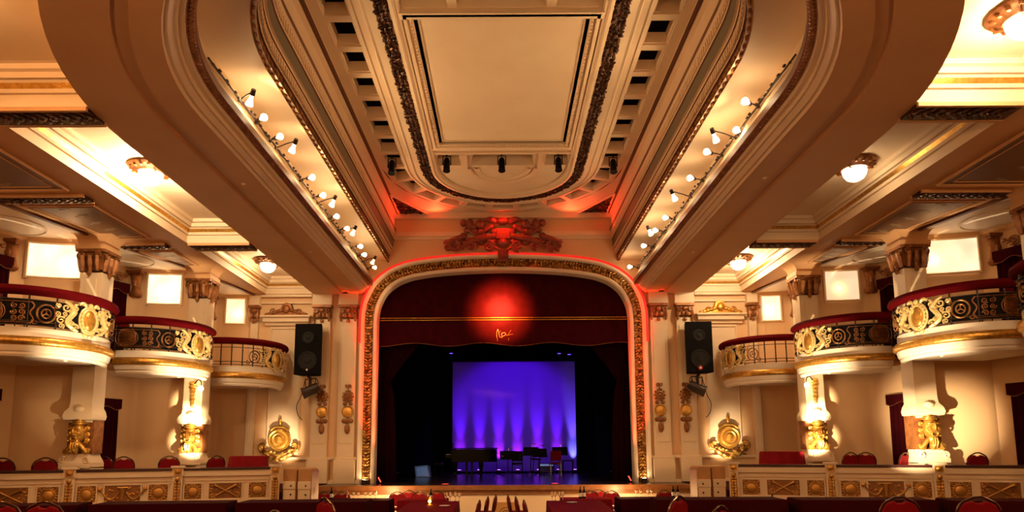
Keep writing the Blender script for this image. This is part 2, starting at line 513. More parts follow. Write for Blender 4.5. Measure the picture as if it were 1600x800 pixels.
for prof in ([(46, 371), (46, 369), (43, 368.5), (42, 371)], [(38, 371), (37.5, 369), (33, 369), (32, 371)]):
    rows = []
    for i in range(25):
        a = PI * i / 24
        rows.append([(r * cos(a), YC + r * sin(a) * 1.1, z) for r, z in prof])
    mb.grid(rows)
struct(mb.build('ceiling_medallion', PLASTER))
for sx in (-1, 1):                                                           # dark spandrel reliefs
    mb = MB(sx=sx)
    tri = [(118, 978), (165, 978), (165, 900)]
    mb.prism(tri, ZC - 1.2, ZC)
    mb.m = 1
    for a, b in ((0, 1), (1, 2), (2, 0)):
        mb.tube([(*tri[a], ZC - 1.5), (*tri[b], ZC - 1.5)], 1.6, 5)
    mb.m = 0; mb.smooth = True
    for k in range(40):
        u, v = rv.random(), rv.random()
        if u + v > 1: u, v = 1 - u, 1 - v
        p = Vector((165 - 40 * u, 976 - 68 * v, ZC - 1.5))
        mb.ell(p, (3, 1.6, 1.6), None, 5, 3)
    struct(mb.build('trim_%d' % (5 if sx > 0 else 4), [BRONZE, PLASTER]))
mb = MB()                                                                     # entablature on the front wall, under the main ceiling
mb.box(-172, 172, 976, 985, 362, 371); mb.box(-170, 170, 980, 985, 337, 341); mb.box(-174, 174, 977, 985, 333, 337); mb.box(-175, 175, 981, 985, 329, 333)
struct(mb.build('trim_6', PLASTER))

# ---- side aisle ceilings
LINE = [(640, 200), (594, 320), (545, 440), (492, 580), (460, 710), (412, 840), (388, 985)]
for sx, nm in ((-1, 'ceiling_left'), (1, 'ceiling_right')):
    mb = MB(sx=sx)
    mb.m = 0
    bays = [(146, 423), (447, 724), (748, 975)]
    FR = [(0, 240), (0, 249), (2.5, 249), (2.5, 252), (4.2, 255.5), (5.5, 257), (8, 257), (8.5, 261), (11, 262), (11.5, 265.5), (14, 266)]
    FM = [0, 0, 0, 1, 0, 0, 0, 0, 0, 0]
    def xin(y):                                                              # outer edge of the soffit ring at depth y
        return 296.0 if y >= 475 else math.sqrt(max(296.0**2 - (475 - y)**2, 0))
    for (y0, y1) in bays:
        if y0 == 146: y0 = 300
        for (d, z), (d2, z2), m_ in zip(FR[:-1], FR[1:], FM):
            mb.m = m_
            L = lambda d, z: [(xin(y1 - d), y1 - d, z), (370 - d, y1 - d, z), (370 - d, y0 + d, z), (xin(y0 + d), y0 + d, z)]
            mb.grid([L(d, z), L(d2, z2)])
        mb.m = 0
        ys = [y0 + 14 + (y1 - y0 - 28) * k / 12 for k in range(13)]
        mb.grid([[(xin(y) - .5, y, 266), (356, y, 266)] for y in ys])
    # beams across and along
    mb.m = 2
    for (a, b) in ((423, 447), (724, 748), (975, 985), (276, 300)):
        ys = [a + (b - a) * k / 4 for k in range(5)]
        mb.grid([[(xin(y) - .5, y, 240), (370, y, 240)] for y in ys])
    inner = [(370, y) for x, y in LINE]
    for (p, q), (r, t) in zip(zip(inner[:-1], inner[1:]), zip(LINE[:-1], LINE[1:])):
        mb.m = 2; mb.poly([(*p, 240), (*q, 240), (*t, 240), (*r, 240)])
        mb.m = 3; mb.poly([(*r, 240), (*t, 240), (720, t[1], 240), (720, r[1], 240)])  # box ceilings paler: the lamplight on them is put into the colour
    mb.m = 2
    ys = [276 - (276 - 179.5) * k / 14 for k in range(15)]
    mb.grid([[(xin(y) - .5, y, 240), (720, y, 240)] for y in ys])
    mb.poly([(0, -320, 240), (720, -320, 240), (720, 179.5, 240), (0, 179.5, 240)])
    # dark line along the box fronts
    mb.m = 4
    mb.grid([[(x - 3, y, 240), (x - 3, y, 237.5), (x + 2, y, 237.5), (x + 2, y, 240)] for x, y in LINE])
    struct(mb.build(nm, [PLASTER, GOLD, SOFFIT, IVORY, BROWNLINE]))
    # carved beam undersides
    mb = MB(sx=sx)
    for (a, b, x0, x1) in ((423, 447, 293, 369), (724, 748, 297, 369), (578, 596, 396, 482), (722, 740, 396, 452)):
        mb.m = 0; mb.smooth = False
        mb.box(x0, x1, a + 3, b - 3, 237.6, 240)
        mb.m = 1
        mb.box(x0, x1, a, a + 2.4, 237, 240); mb.box(x0, x1, b - 2.4, b, 237, 240)
        mb.m = 0; mb.smooth = True
        n = int((x1 - x0) / 8)
        for k in range(n):
            x = x0 + 4 + k * 8
            for t in (-1, 1):
                d = Vector((0.75, 0.66 * t, 0)); e = Vector((-0.66 * t, 0.75, 0))
                mb.ell((x, (a + b) / 2 + t * 4.2, 237.4), (5.2, 2.0, 1.4), (d, e, Vector((0, 0, 1))), 6, 4)
            mb.ell((x - 4, (a + b) / 2, 237.2), (2.2, 2.2, 1.5), None, 6, 4)
    struct(mb.build('trim_%d' % (8 if sx > 0 else 7), [BRONZE, SOFFIT]))
    # recessed dark panels with stencil ornament before the boxes
    mb = MB(sx=sx)
    for q in ([(402, 604), (474, 604), (450, 704), (402, 704)], [(400, 750), (440, 750), (417, 832), (400, 832)], [(402, 452), (528, 452), (500, 566), (402, 566)]):
        mb.m = 0
        mb.prism(q, 239.3, 240)
        mb.m = 1
        for k in range(4):
            mb.tube([(*q[k], 239), (*q[(k+1) % 4], 239)], 1.7, 5)
        cx = sum(c[0] for c in q) / 4; cy = sum(c[1] for c in q) / 4
        q2 = [(cx + (x - cx) * .82, cy + (y - cy) * .88) for x, y in q]
        for k in range(4):
            mb.tube([(*q2[k], 239.2), (*q2[(k+1) % 4], 239.2)], 0.7, 5)
        mb.m = 2
        for k in range(5):
            t = (k + .5) / 5
            x = cx + (q[2][0] + q[3][0] - q[0][0] - q[1][0]) / 2 * (t - .5); y = q[0][1] + (q[3][1] - q[0][1]) * t
            mb.ell((x, y, 239.2), (4.5, 3.5, 0.5), None, 8, 4); mb.ell((x + 6, y + 3, 239.2), (3, 2, 0.5), None, 6, 4); mb.ell((x - 6, y - 3, 239.2), (3, 2, 0.5), None, 6, 4)
    struct(mb.build('trim_%d' % (10 if sx > 0 else 9), [mat('umber_panel', (0.20, 0.10, 0.05), 0.5), SOFFIT, mat('stencil_grey', (0.30, 0.20, 0.12), 0.5)]))
    # shallow rings on the box ceilings
    mb = MB(sx=sx); mb.smooth = True
    for cx, cy, r in ((530, 660, 34), (478, 790, 30), (575, 530, 36)):
        mb.tube([(cx + r*cos(2*PI*k/40), cy + r*sin(2*PI*k/40), 239.6) for k in range(40)], 0.9, 5, closed=True)
    struct(mb.build('trim_%d' % (12 if sx > 0 else 11), IVORY))

# ---- side walls with the box recesses
WPTS = [[(397, 984), (405, 983), (432, 979), (440, 977), (448, 974), (456, 960), (470, 900), (478, 841)],
        [(406, 841), (432, 841), (455, 839), (476, 836), (483, 834), (498, 826), (516, 790), (535, 735), (539, 714)],
        [(465, 714), (487, 713), (515, 708), (535, 702), (542, 698), (562, 660), (574, 610), (577, 584)],
        [(508, 584), (530, 583), (560, 578), (580, 572), (588, 567), (606, 530), (616, 470), (618, 454)],
        [(551, 454), (620, 454), (660, 440), (700, 300), (700, -320)]]
for sx, nm in ((-1, 'wall_left'), (1, 'wall_right')):
    mb = MB(sx=sx); mb.smooth = True
    for w in WPTS:
        w2 = catmull(w, 3)
        mb.grid([[(x, y, -73), (x, y, 241)] for x, y in w2])
        mb.grid([[(x - 1.5, y - 2.5, 240), (x - 1.2, y - 2.2, 236.5), (x - .6, y - 1.2, 235.5), (x, y, 233)] for x, y in w2])
        mb.grid([[(x, y, -40), (x - .8, y - 1.5, -41), (x - .8, y - 1.5, -51)] for x, y in w2])
    struct(mb.build(nm, WALL, angle=30))
mb = MB(); mb.poly([(-720, -320, -110), (720, -320, -110), (720, -320, 400), (-720, -320, 400)]); struct(mb.build('wall_back', WALL))

# ---- stage house
mb = MB(); mb.box(-270, 270, 912, 1000, -56, -52); mb.box(-230, 230, 1000, 1440, -56, -52); struct(mb.build('floor_stage', DECK))
mb = MB()
mb.poly([(-300, 1440, -52), (300, 1440, -52), (300, 1440, 330), (-300, 1440, 330)])
for s in (-1, 1): mb.poly([(s*225, 986, -52), (s*300, 1440, -52), (s*300, 1440, 330), (s*225, 986, 330)])
mb.poly([(-300, 986, 330), (300, 986, 330), (300, 1440, 330), (-300, 1440, 330)])
struct(mb.build('wall_stage', BLACKCLOTH))
mb = MB()
mb.m = 0
mb.box(-272, 272, 907, 916, -58, -51.6); mb.box(-270, 270, 910, 916, -64, -58)
mb.m = 1
mb.box(-268, 268, 912, 916, -100, -64)
for s in (-1, 1): mb.box(s*268 - 3, s*268 + 3, 911, 985, -100, -64)
mb.m = 2
mb.box(-14, 18, 910.5, 912, -98, -75)
mb.smooth = True
for r in (7, 11):
    mb.tube([(2 + r*cos(PI*k/16), 910.2, -92 + r*sin(PI*k/16)) for k in range(17)], 0.9, 5)
struct(mb.build('trim_13', [WOOD, PLASTER, mat('ochre_panel', (0.40, 0.20, 0.06), 0.5)]))
# ---- proscenium frame
def arch_sweep(mb, prof, mats=None):
    rows = []
    offs = [arch_off(d) for d, y in prof]
    for i in range(len(arch)):
        rows.append([(offs[k][i][0], prof[k][1], offs[k][i][1]) for k in range(len(prof))])
    mb.grid(rows, mats=mats)
mb = MB(); mb.smooth = True
arch_sweep(mb, [(0, 1000), (0, 982), (1.5, 980), (4, 979), (5.5, 980.5), (6, 982), (7, 982), (13, 984), (19, 981), (20, 979), (20.5, 977), (25, 976), (26.5, 978), (27, 985)],
           mats=[0, 0, 0, 0, 0, 1, 1, 1, 0, 0, 0, 0, 0, 0])
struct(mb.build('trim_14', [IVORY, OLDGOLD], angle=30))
mb = MB(); mb.smooth = True
offm = arch_off(13)
acc = 0.0; last = None; side = 0
for i in range(len(offm) - 1):
    a = Vector((offm[i][0], 0, offm[i][1])); b = Vector((offm[i+1][0], 0, offm[i+1][1]))
    L = (b - a).length; t = (b - a).normalized(); n = Vector((-t.z, 0, t.x))
    while acc < L:
        p = a + t * acc; side += 1
        for q in (-1, 1):
            d = (t * 0.6 + n * 0.8 * q).normalized(); e = Vector((0, 1, 0)).cross(d)
            mb.ell((p.x + n.x * 3.2 * q, 982, p.z + n.z * 3.2 * q), (3.4, 1.4, 1.6), (d, e, Vector((0, 1, 0))), 6, 4)
        if side % 2: mb.ell((p.x, 981.5, p.z), (1.8, 1.8, 1.8), None, 6, 4)
        acc += 4.6
    acc -= L
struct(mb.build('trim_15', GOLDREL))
# ================================================================== FIXED ORNAMENT AND BOXES
def disc_y(mb, cx, y, cz, prof, n=20, sz=1.0):
    """turned shape facing the hall (-y): prof (radius, projection)"""
    rows = []
    for i in range(n + 1):
        a = 2 * PI * i / n
        rows.append([(cx + r*cos(a), y - o, cz + r*sin(a)*sz) for r, o in prof])
    mb.grid(rows)
COLS = [(508, 580), (465, 710), (406, 837)]
def carved_mask(mb, x, y, z, w, h, sx=1):
    """crowned bearded head console, x centre, y wall side, z base"""
    mb.smooth = True
    mb.ell((x, y - 5, z + h*.60), (w*.30, w*.34, h*.27), None, 14, 10)         # head
    mb.ell((x, y - 14.5, z + h*.62), (w*.07, w*.09, h*.10), None, 8, 6)       # nose
    mb.ell((x, y - 13.6, z + h*.71), (w*.26, w*.07, h*.035), None, 10, 5)     # brow
    for s in (-1, 1):
        mb.ell((x + s*w*.13, y - 13.2, z + h*.665), (w*.05, w*.05, h*.028), None, 6, 4)
        mb.ell((x + s*w*.17, y - 12, z + h*.57), (w*.11, w*.10, h*.08), None, 8, 5)    # cheeks
        mb.tube([(x + s*w*.02, y - 14.4, z + h*.53), (x + s*w*.14, y - 13.8, z + h*.515), (x + s*w*.24, y - 11.5, z + h*.55)], [w*.05, w*.05, w*.02], 6)   # moustache
        for k, (dx, dz, R) in enumerate(((.36, .72, .11), (.37, .55, .12), (.36, .40, .12))):   # hair curls
            mb.tube([(x + s*(w*dx + q[0]*w*R), y - 6 + k*.3, z + h*dz + q[1]*w*R) for q in spiral(0, 0, .15, 1.0, 0, s*1.4, 14)], w*.045, 6)
            mb.ell((x + s*w*dx, y - 4, z + h*dz), (w*R*.9, w*.10, w*R*.9), None, 8, 6)
        mb.tube(catmull([(x + s*w*.14, y - 8, z + h*.30), (x + s*w*.30, y - 9, z + h*.20), (x + s*w*.46, y - 8, z + h*.07), (x + s*w*.50, y - 6, z + h*.16)], 4), [w*.09]*13, 7)
        mb.ell((x + s*w*.36, y - 5, z + h*.10), (w*.17, w*.16, h*.10), None, 10, 6)
    pts = [(x + w*.13*cos(2*PI*k/14), y - 13.6, z + h*.44 + h*.065*sin(2*PI*k/14)) for k in range(14)]
    mb.tube(pts, w*.04, 6, closed=True)                                               # open mouth ring
    mb.ell((x, y - 9, z + h*.30), (w*.20, w*.17, h*.14), None, 10, 7)                  # chin and beard
    mb.ell((x, y - 9.5, z + h*.14), (w*.15, w*.16, h*.13), None, 10, 7)
    for k in (-1, 0, 1):
        mb.tube([(x + k*w*.09, y - 13, z + h*.34), (x + k*w*.11, y - 13.5, z + h*.22), (x + k*w*.08, y - 12, z + h*.06)], [w*.035, w*.05, w*.02], 6)
    for q, (R, zz) in enumerate(((.33, .84), (.29, .89), (.22, .94))):                 # banded cap
        mb.ell((x, y - 5, z + h*zz), (w*R, w*R, h*.045), None, 14, 5)
    mb.ell((x, y - 6, z + h*1.0), (w*.12, w*.14, h*.06), None, 10, 6)
LBL_SIDE = {-1: 'left', 1: 'right'}
def leafcap(mb, x0, x1, y0, y1, z0, z1):
    """acanthus capital round a square shaft"""
    cx, cy = (x0 + x1)/2, (y0 + y1)/2; w = (x1 - x0)/2; h = z1 - z0
    mb.smooth = False
    mb.box(x0, x1, y0, y1, z0 + h*.12, z1)
    mb.box(x0 - 3.5, x1 + 3.5, y0 - 3.5, y1 + 3.5, z1 - h*.12, z1)
    mb.smooth = True
    for f in ((0, -1), (-1, 0), (1, 0)):
        fx, fy = f; tx, ty = -fy, fx
        bx, by = cx + fx*w, cy + fy*w
        for k in (-1, 0, 1):
            px, py = bx + tx*k*w*.62, by + ty*k*w*.62
            sp = [(px, py, z0 + h*.05), (px + fx*1.2, py + fy*1.2, z0 + h*.4), (px + fx*3.0, py + fy*3.0, z0 + h*.72), (px + fx*4.2, py + fy*4.2, z0 + h*.66)]
            mb.tube(sp, [w*.16, w*.26, w*.22, w*.10], 6)
        for k in (-1, 1):
            sp = [(bx + tx*(k*w*.72 + q[0]*w*.3) + fx*3, by + ty*(k*w*.72 + q[0]*w*.3) + fy*3, z0 + h*.72 + q[1]*w*.3) for q in spiral(0, 0, .2, 1, PI, 1.4*k, 12)]
            mb.tube(sp, w*.09, 5)
        mb.ell((bx + fx*2, by + fy*2, z0 + h*.38), (w*.22, w*.22, h*.2), None, 8, 6)
        mb.ell((bx + fx*1, by + fy*1, z0 - h*.04), (w*.2, w*.14, h*.14), None, 8, 5)
ordn = {1: 'front', 0: 'nearest'}
def column(k, sx, label):
    cx, cy = COLS[k][0] - 5, COLS[k][1] - 4
    org = (sx * cx, cy, -51)
    t = thing('column', label, 'column', org)
    A = lambda: MB(org, sx)
    m = A(); m.box(cx-12, cx+12, cy-10, cy+11, 30, 197); m.box(cx-13.5, cx+13.5, cy-11.5, cy+11, 112, 118)
    m.box(cx - 6, cx + 6, cy-10.8, cy-9, 122, 190)
    m.build('shaft', PLASTER, t)
    m = A(); leafcap(m, cx-13, cx+13, cy-12, cy+12, 197, 223); m.build('capital', BROWNGOLD, t)
    m = A()                                                                    # bracket curving into the ceiling
    m.box(cx-17, cx+17, cy-16, cy+13, 223, 228)
    m.smooth = True
    prof = [(0, 228)] + [(14*(1-cos(a)) , 228 + 12*sin(a)) for a in [PI/2*i/8 for i in range(9)]]
    rows = [[(cx-15-d, cy-14-d*.5, z), (cx+15+d*.4, cy-14-d*.5, z), (cx+15+d*.4, cy+12, z), (cx-15-d, cy+12, z), (cx-15-d, cy-14-d*.5, z)] for d, z in prof]
    m.grid(rows)
    m.build('bracket', SOFFIT, t, angle=30)
    m = A()                                                                    # flared neck over the mask
    m.smooth = True
    rows = [[(cx-w, cy-d, z), (cx+w, cy-d, z), (cx+w, cy+10, z), (cx-w, cy+10, z), (cx-w, cy-d, z)] for w, d, z in ((12, 10, 52), (12.5, 11, 46), (15, 14, 42), (16.5, 15, 37), (15.5, 14, 33), (12, 12, 32))]
    m.grid(rows)
    m.ell((cx, cy-12, 44), (6, 4, 4), None, 10, 6)
    m.build('neck', PLASTER, t)
    m = A(); m.box(cx-14, cx+14, cy-7, cy+10, -4, 33); m.build('mask_block', BROWNGOLD, t)
    m = A(); carved_mask(m, cx, cy - 5, -5, 25, 40); m.build('carved_head', GOLD, t)
    m = A()                                                                    # scrolled foot on two legs
    m.smooth = True
    rows = [[(cx-w, cy-d, z), (cx+w, cy-d, z), (cx+w, cy+10, z), (cx-w, cy+10, z), (cx-w, cy-d, z)] for w, d, z in ((12, 11, -4), (13, 12, -7), (16, 14, -12), (17, 15, -14), (17, 15, -19))]
    m.grid(rows)
    for s in (-1, 1):
        m.tube([(cx + s*13 + q[0]*3.6, cy - 14.5, -10 + q[1]*4) for q in spiral(0, 0, .2, 1, 0, s*1.4, 12)], 1.1, 5)
    m.smooth = False
    m.box(cx-17, cx-11, cy-14, cy+10, -51, -18); m.box(cx+11, cx+17, cy-14, cy+10, -51, -18); m.box(cx-11, cx+11, cy-4, cy+10, -51, -18)
    m.build('foot', PLASTER, t)
    if k == 2:
        m = A(); m.smooth = True                                               # gilded drop high on the shaft
        for q, (w, z) in enumerate(((5, 84), (5.5, 80), (4, 75), (3.2, 70), (3.6, 65), (3.0, 60), (2.0, 56))):
            m.ell((cx, cy - 11, z), (w, 2, 3.2), None, 8, 5)
        m.build('drop_ornament', GOLD, t)
    return t
for sx in (-1, 1):
    S = LBL_SIDE[sx]; far = 'near the stage'
    column(0, sx, 'cream column with carved head at the %s picture edge, nearest the viewer' % S)
    column(1, sx, 'cream column with carved head and brown capital between the two large %s balconies' % S)
    column(2, sx, 'brightly lit cream column with gilded drop, beside the %s balcony nearest the stage' % S)

# corner pilasters and front wall pilasters
def pilaster(cx, sx, w, z0, label, caplit=BROWNGOLD, base=True):
    YP = YW - 0.5
    org = (sx * cx, YP, z0)
    t = thing('pilaster', label, 'pilaster', org)
    m = MB(org, sx); m.box(cx - w, cx + w, YP - 7, YP, z0, 200)
    m.box(cx - w + 3, cx + w - 3, YP - 8, YP, 8, 188)
    if base:
        m.box(cx - w - 3, cx + w + 3, YP - 12, YP, z0, -16); m.box(cx - w - 1.5, cx + w + 1.5, YP - 10, YP, -16, -12)
    m.build('shaft', PLASTER, t, bevel=0.01)
    m = MB(org, sx)
    m.box(cx - w, cx + w, YP - 9, YP, 203, 221); m.box(cx - w - 2, cx + w + 2, YP - 13, YP, 218, 222)
    m.smooth = True
    for s in (-1, 1):
        sp = [(cx + s*(w*.72) + q[0]*w*.3, YP - 11, 213 + q[1]*w*.3) for q in spiral(0, 0, .2, 1, PI/2, s*1.5, 12)]
        m.tube(sp, 1.3, 5)
        m.tube([(cx + s*w*.85, YP - 9, 211), (cx + s*w*.9, YP - 10, 203), (cx + s*w*.85, YP - 9.5, 196)], [1.8, 2.2, 1.4], 6)
        m.ell((cx + s*3.2, YP - 10, 206), (3.0, 2.5, 4.5), None, 8, 6)
    m.ell((cx, YP - 10, 214), (4.5, 2.8, 4), None, 8, 6); m.ell((cx, YP - 9, 197), (3, 2, 3.2), None, 8, 5)
    m.build('capital', caplit, t)
    m = MB(org, sx); m.box(cx - w - 2, cx + w + 2, YP - 10, YP, 222, 240); m.build('entablature_block', PLASTER, t)
    return t
for sx in (-1, 1):
    S = LBL_SIDE[sx]
    pilaster(282, sx, 13, -52, 'cream pilaster behind the black %s loudspeaker, gilded capital on top' % S)
    pilaster(241, sx, 13, -52, 'cream pilaster next to the %s side of the proscenium arch' % S)
    pilaster(387.5, sx, 6, -52, 'narrow cream pilaster in the corner behind the farthest %s balcony' % S, base=False)
    # blind door panel with pediment
    cx = 338; org = (sx * cx, YW, -15)
    t = thing('wall_panel', 'tall framed wall panel under a gilded pediment, %s of the stage' % S, 'wall panel', org)
    m = MB(org, sx)
    rect = lambda a, b, c, d, r, y: [m.tube([(a, y, c), (b, y, c), (b, y, d), (a, y, d)], r, 5, closed=True)]
    m.box(312, 364, YW - 1.5, YW, -15, 190)
    rect(314, 362, -10, 186, 1.3, YW - 2.2)
    m.build('frame', PLASTER, t)
    m = MB(org, sx)
    m.box(304, 372, YW - 5, YW, 191, 196); m.box(302, 374, YW - 10, YW, 196, 203); m.box(299, 377, YW - 14, YW, 203, 206)
    m.build('pediment_shelf', PLASTER, t, bevel=0.01)
    m = MB(org, sx); m.smooth = True
    out = [(305, 206), (309, 210), (316, 210), (320, 215), (328, 217), (331, 225), (338, 228), (345, 225), (348, 217), (356, 215), (360, 210), (367, 210), (371, 206)]
    m.smooth = False; m.plate(out, YW - 8, YW - 3, .08); m.smooth = True
    m.ell((338, YW - 9, 216), (6, 4, 7), None, 10, 6)
    for s in (-1, 1):
        for k in range(5):
            m.ell((338 + s*(9 + 5.2*k), YW - 8, 214 - 1.6*k), (4.4, 2.5, 3.0), None, 8, 5)
        m.tube([(338 + s*20 + q[0]*6, YW - 8, 213 + q[1]*4) for q in spiral(0, 0, .2, 1, 0, s*1.3, 12)], 1.1, 5)
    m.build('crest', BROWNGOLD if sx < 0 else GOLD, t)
    # cornice strip on the wall over it
    m = MB(sx=sx); m.box(299, 390, YW - 8, YW, 236, 240); m.box(299, 388, YW - 4, YW, 226, 229); m.box(219, 390, YW - 6, YW, -16, -12)
    m.box(219, 400, YW - 9, YW, -52, -47)
    struct(m.build('baseboard_%s' % S, PLASTER))
    # gilded trophy with shield
    cz = 14; cx = 342; org = (sx * cx, YW, -16)
    t = thing('wall_trophy', 'gilded shield trophy with horn scrolls on the lit wall, %s of the stage' % S, 'wall ornament', org)
    m = MB(org, sx); m.smooth = True
    disc_y(m, cx, YW - 2, cz, [(17, 0), (17, 4), (15.5, 6), (13.5, 5), (11, 5.5), (10, 7), (8.5, 6), (6, 6), (5, 8.5), (0, 9.5)], 28)
    m.build('shield', GOLD, t)
    m = MB(org, sx); m.smooth = True
    m.ell((cx, YW - 5, 42), (3, 2.5, 5), None, 8, 6); m.ell((cx, YW - 5, 36), (2, 2, 3), None, 8, 6)
    m.tube(catmull([(cx - 14, YW - 5, 28), (cx - 8, YW - 6, 33), (cx, YW - 6.5, 34), (cx + 8, YW - 6, 33), (cx + 14, YW - 5, 28)], 4), 2.2, 6)
    m.tube(catmull([(cx - 9, YW - 5, 27), (cx, YW - 7, 30), (cx + 9, YW - 5, 27)], 4), 2.0, 6)
    m.build('finial', GOLD, t)
    m = MB(org, sx); m.smooth = True
    arc = catmull([(cx - 27, YW - 5, 4), (cx - 20, YW - 6, -5), (cx - 9, YW - 7, -12), (cx, YW - 7.5, -14), (cx + 9, YW - 7, -12), (cx + 20, YW - 6, -5), (cx + 27, YW - 5, 4)], 5)
    m.tube(arc, [2.5 + 2.5*sin(PI*i/(len(arc)-1)) for i in range(len(arc))], 7)
    m.tube([(a, b - 2, c + 5) for a, b, c in arc[5:-5]], 1.6, 6)
    for s in (-1, 1):
        m.tube([(cx + s*24 + q[0]*7, YW - 6, 2 + q[1]*7) for q in spiral(0, 0, .2, 1, -PI/2, s*1.6, 18)], [1.2 + .08*i for i in range(19)], 6)
        for k in range(4):
            m.ell((cx + s*(6 + 5*k), YW - 8, -5 + 1.6*k), (3, 2.5, 2.6), None, 8, 5)
        m.tube([(cx + s*20, YW - 4, -10), (cx + s*30, YW - 4, -13)], 1.1, 5)
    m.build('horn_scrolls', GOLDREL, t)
    # gilded drops
    for px, lab in ((277, 'gilded medallion drop below the %s loudspeaker' % S), (238, 'gilded medallion drop on the pilaster beside the %s side of the arch' % S)):
        org = (sx * px, YW - 9, 22); y = YW - 9
        t = thing('wall_drop', lab, 'wall ornament', org)
        m = MB(org, sx); m.smooth = True
        disc_y(m, px, y, 56, [(9, 0), (9, 2), (7.8, 3.2), (6.6, 2), (0, 2.6)], 22)
        m.build('medallion', GOLD, t)
        m = MB(org, sx); m.smooth = True
        disc_y(m, px, y, 79, [(7, 0), (7, 2), (4.5, 3.2), (3.5, 2), (0, 3.5)], 16)
        for a in range(10):
            m.ell((px + 7.5*cos(a*PI/5), y - 1, 79 + 8.5*sin(a*PI/5)), (2, 1.5, 2), None, 6, 4)
        for s in (-1, 1):
            m.tube([(px + s*(2.5 + q[0]*2.2), y - 1, 95 + q[1]*3) for q in spiral(0, 0, .3, 1, 0, s*1.2, 10)], .9, 5)
            m.ell((px + s*4.5, y - 1, 68), (3.2, 1.8, 3.0), None, 8, 5)
        m.tube([(px, y - 1, 86), (px, y - 1, 98)], .9, 5)
        m.build('rosette', BROWNGOLD, t)
        m = MB(org, sx); m.smooth = True
        for s in (-1, 1):
            m.ell((px + s*5, y - 1, 42), (4.2, 2, 3.6), None, 8, 5)
        m.ell((px, y - 1, 42), (4, 2.2, 4.4), None, 8, 5)
        m.build('leaf_swag', BROWNGOLD, t)
        m = MB(org, sx); m.smooth = True
        m.ell((px, y - 1.5, 30), (4.2, 2.4, 8), None, 8, 7)
        m.build('bud', BROWNGOLD, t)

# ---- curtains, lit wall panels and brown brackets of the boxes
def drape(name, label, a, b, z0, z1, sx, pel=12):
    a = Vector(a); b = Vector(b)
    mid = (a + b) / 2; org = (sx * mid.x, mid.y, z0)
    t = thing(name, label, 'curtain', org)
    d = (b - a).normalized(); n = Vector((-d.y, d.x))
    if n.x > 0: n = -n                              # towards the hall
    L = (b - a).length
    m = MB(org, sx); m.smooth = True
    N = 40
    rows = []
    for z, am in ((z0, 2.4), (z0 + (z1-z0)*.5, 2.0), (z1 - 2, 1.2)):
        rows.append([(*(a + d*(L*i/N) + n*(3.4 + am*sin(i*1.45) + .6*am*sin(i*.71))), z) for i in range(N+1)])
    m.grid(rows); m.build('drop', DRAPE, t, angle=60)
    m = MB(org, sx); m.smooth = True
    low = lambda i: z1 - pel - 2.2*sin(i/N*PI*4)
    m.grid([[(*(a + d*(L*i/N*1.06 - L*.03) + n*7.2), low(i)) for i in range(N+1)], [(*(a + d*(L*i/N*1.06 - L*.03) + n*7.2), z1) for i in range(N+1)], [(*(a + d*(L*i/N*1.06 - L*.03) + n*.5), z1) for i in range(N+1)]])
    p = m.build('pelmet', DRAPE, t, angle=30)
    m = MB(org, sx); m.smooth = True
    m.tube([(*(a + d*(L*i/N*1.06 - L*.03) + n*7.5), low(i)) for i in range(N+1)], .45, 4)
    q = m.build('braid', BROWNGOLD, p)
    return t
def lit_panel(label, pts, z0, z1, sx, strength):
    """pts: plan polyline of the wall face, outer to inner"""
    pts = catmull([tuple(p) for p in pts], 5)
    mid = pts[len(pts)//2]; org = (sx * mid[0], mid[1], z0)
    t = thing('wall_light', label, 'wall light', org)
    m = MB(org, sx); m.smooth = True
    off = [(x - .8, y - 2.2) for x, y in pts]
    m.grid([[(x, y, z0) for x, y in off], [(x, y, z1) for x, y in off]])
    pm = mat('lit_parchment', (0.9, 0.75, 0.5), 0.6, emit=(1.0, 0.79, 0.52), estr=strength)
    nt = pm.node_tree; bs = nt.nodes['Principled BSDF']
    tc = nt.nodes.new('ShaderNodeTexCoord'); nz = nt.nodes.new('ShaderNodeTexNoise'); nz.inputs['Scale'].default_value = 2.2; nz.inputs['Detail'].default_value = 6
    mr = nt.nodes.new('ShaderNodeMapRange'); mr.inputs[1].default_value = .3; mr.inputs[2].default_value = .7; mr.inputs[3].default_value = strength*.7; mr.inputs[4].default_value = strength*1.2
    nt.links.new(tc.outputs['Object'], nz.inputs['Vector']); nt.links.new(nz.outputs['Fac'], mr.inputs[0]); nt.links.new(mr.outputs[0], bs.inputs['Emission Strength'])
    m.build('pane', pm, t)
    m = MB(org, sx)
    A, B = off[0], off[-1]
    for e in (A, B): m.box(e[0]-1.2, e[0]+1.2, e[1]-1.4, e[1]+2.4, z0-1.6, z1+1.6)
    for zz in (z0, z1):
        m.tube([(x, y - .3, zz) for x, y in off], 1.3, 4)
    m.build('frame', PLASTER, t)
    q = pts[int(len(pts)*.62)]
    light('wall_light_glow', 'POINT', W(sx*(q[0] - 1), q[1] - 9, z0 + (z1 - z0)*.4), strength*4.0, WARM, .05)
    return t
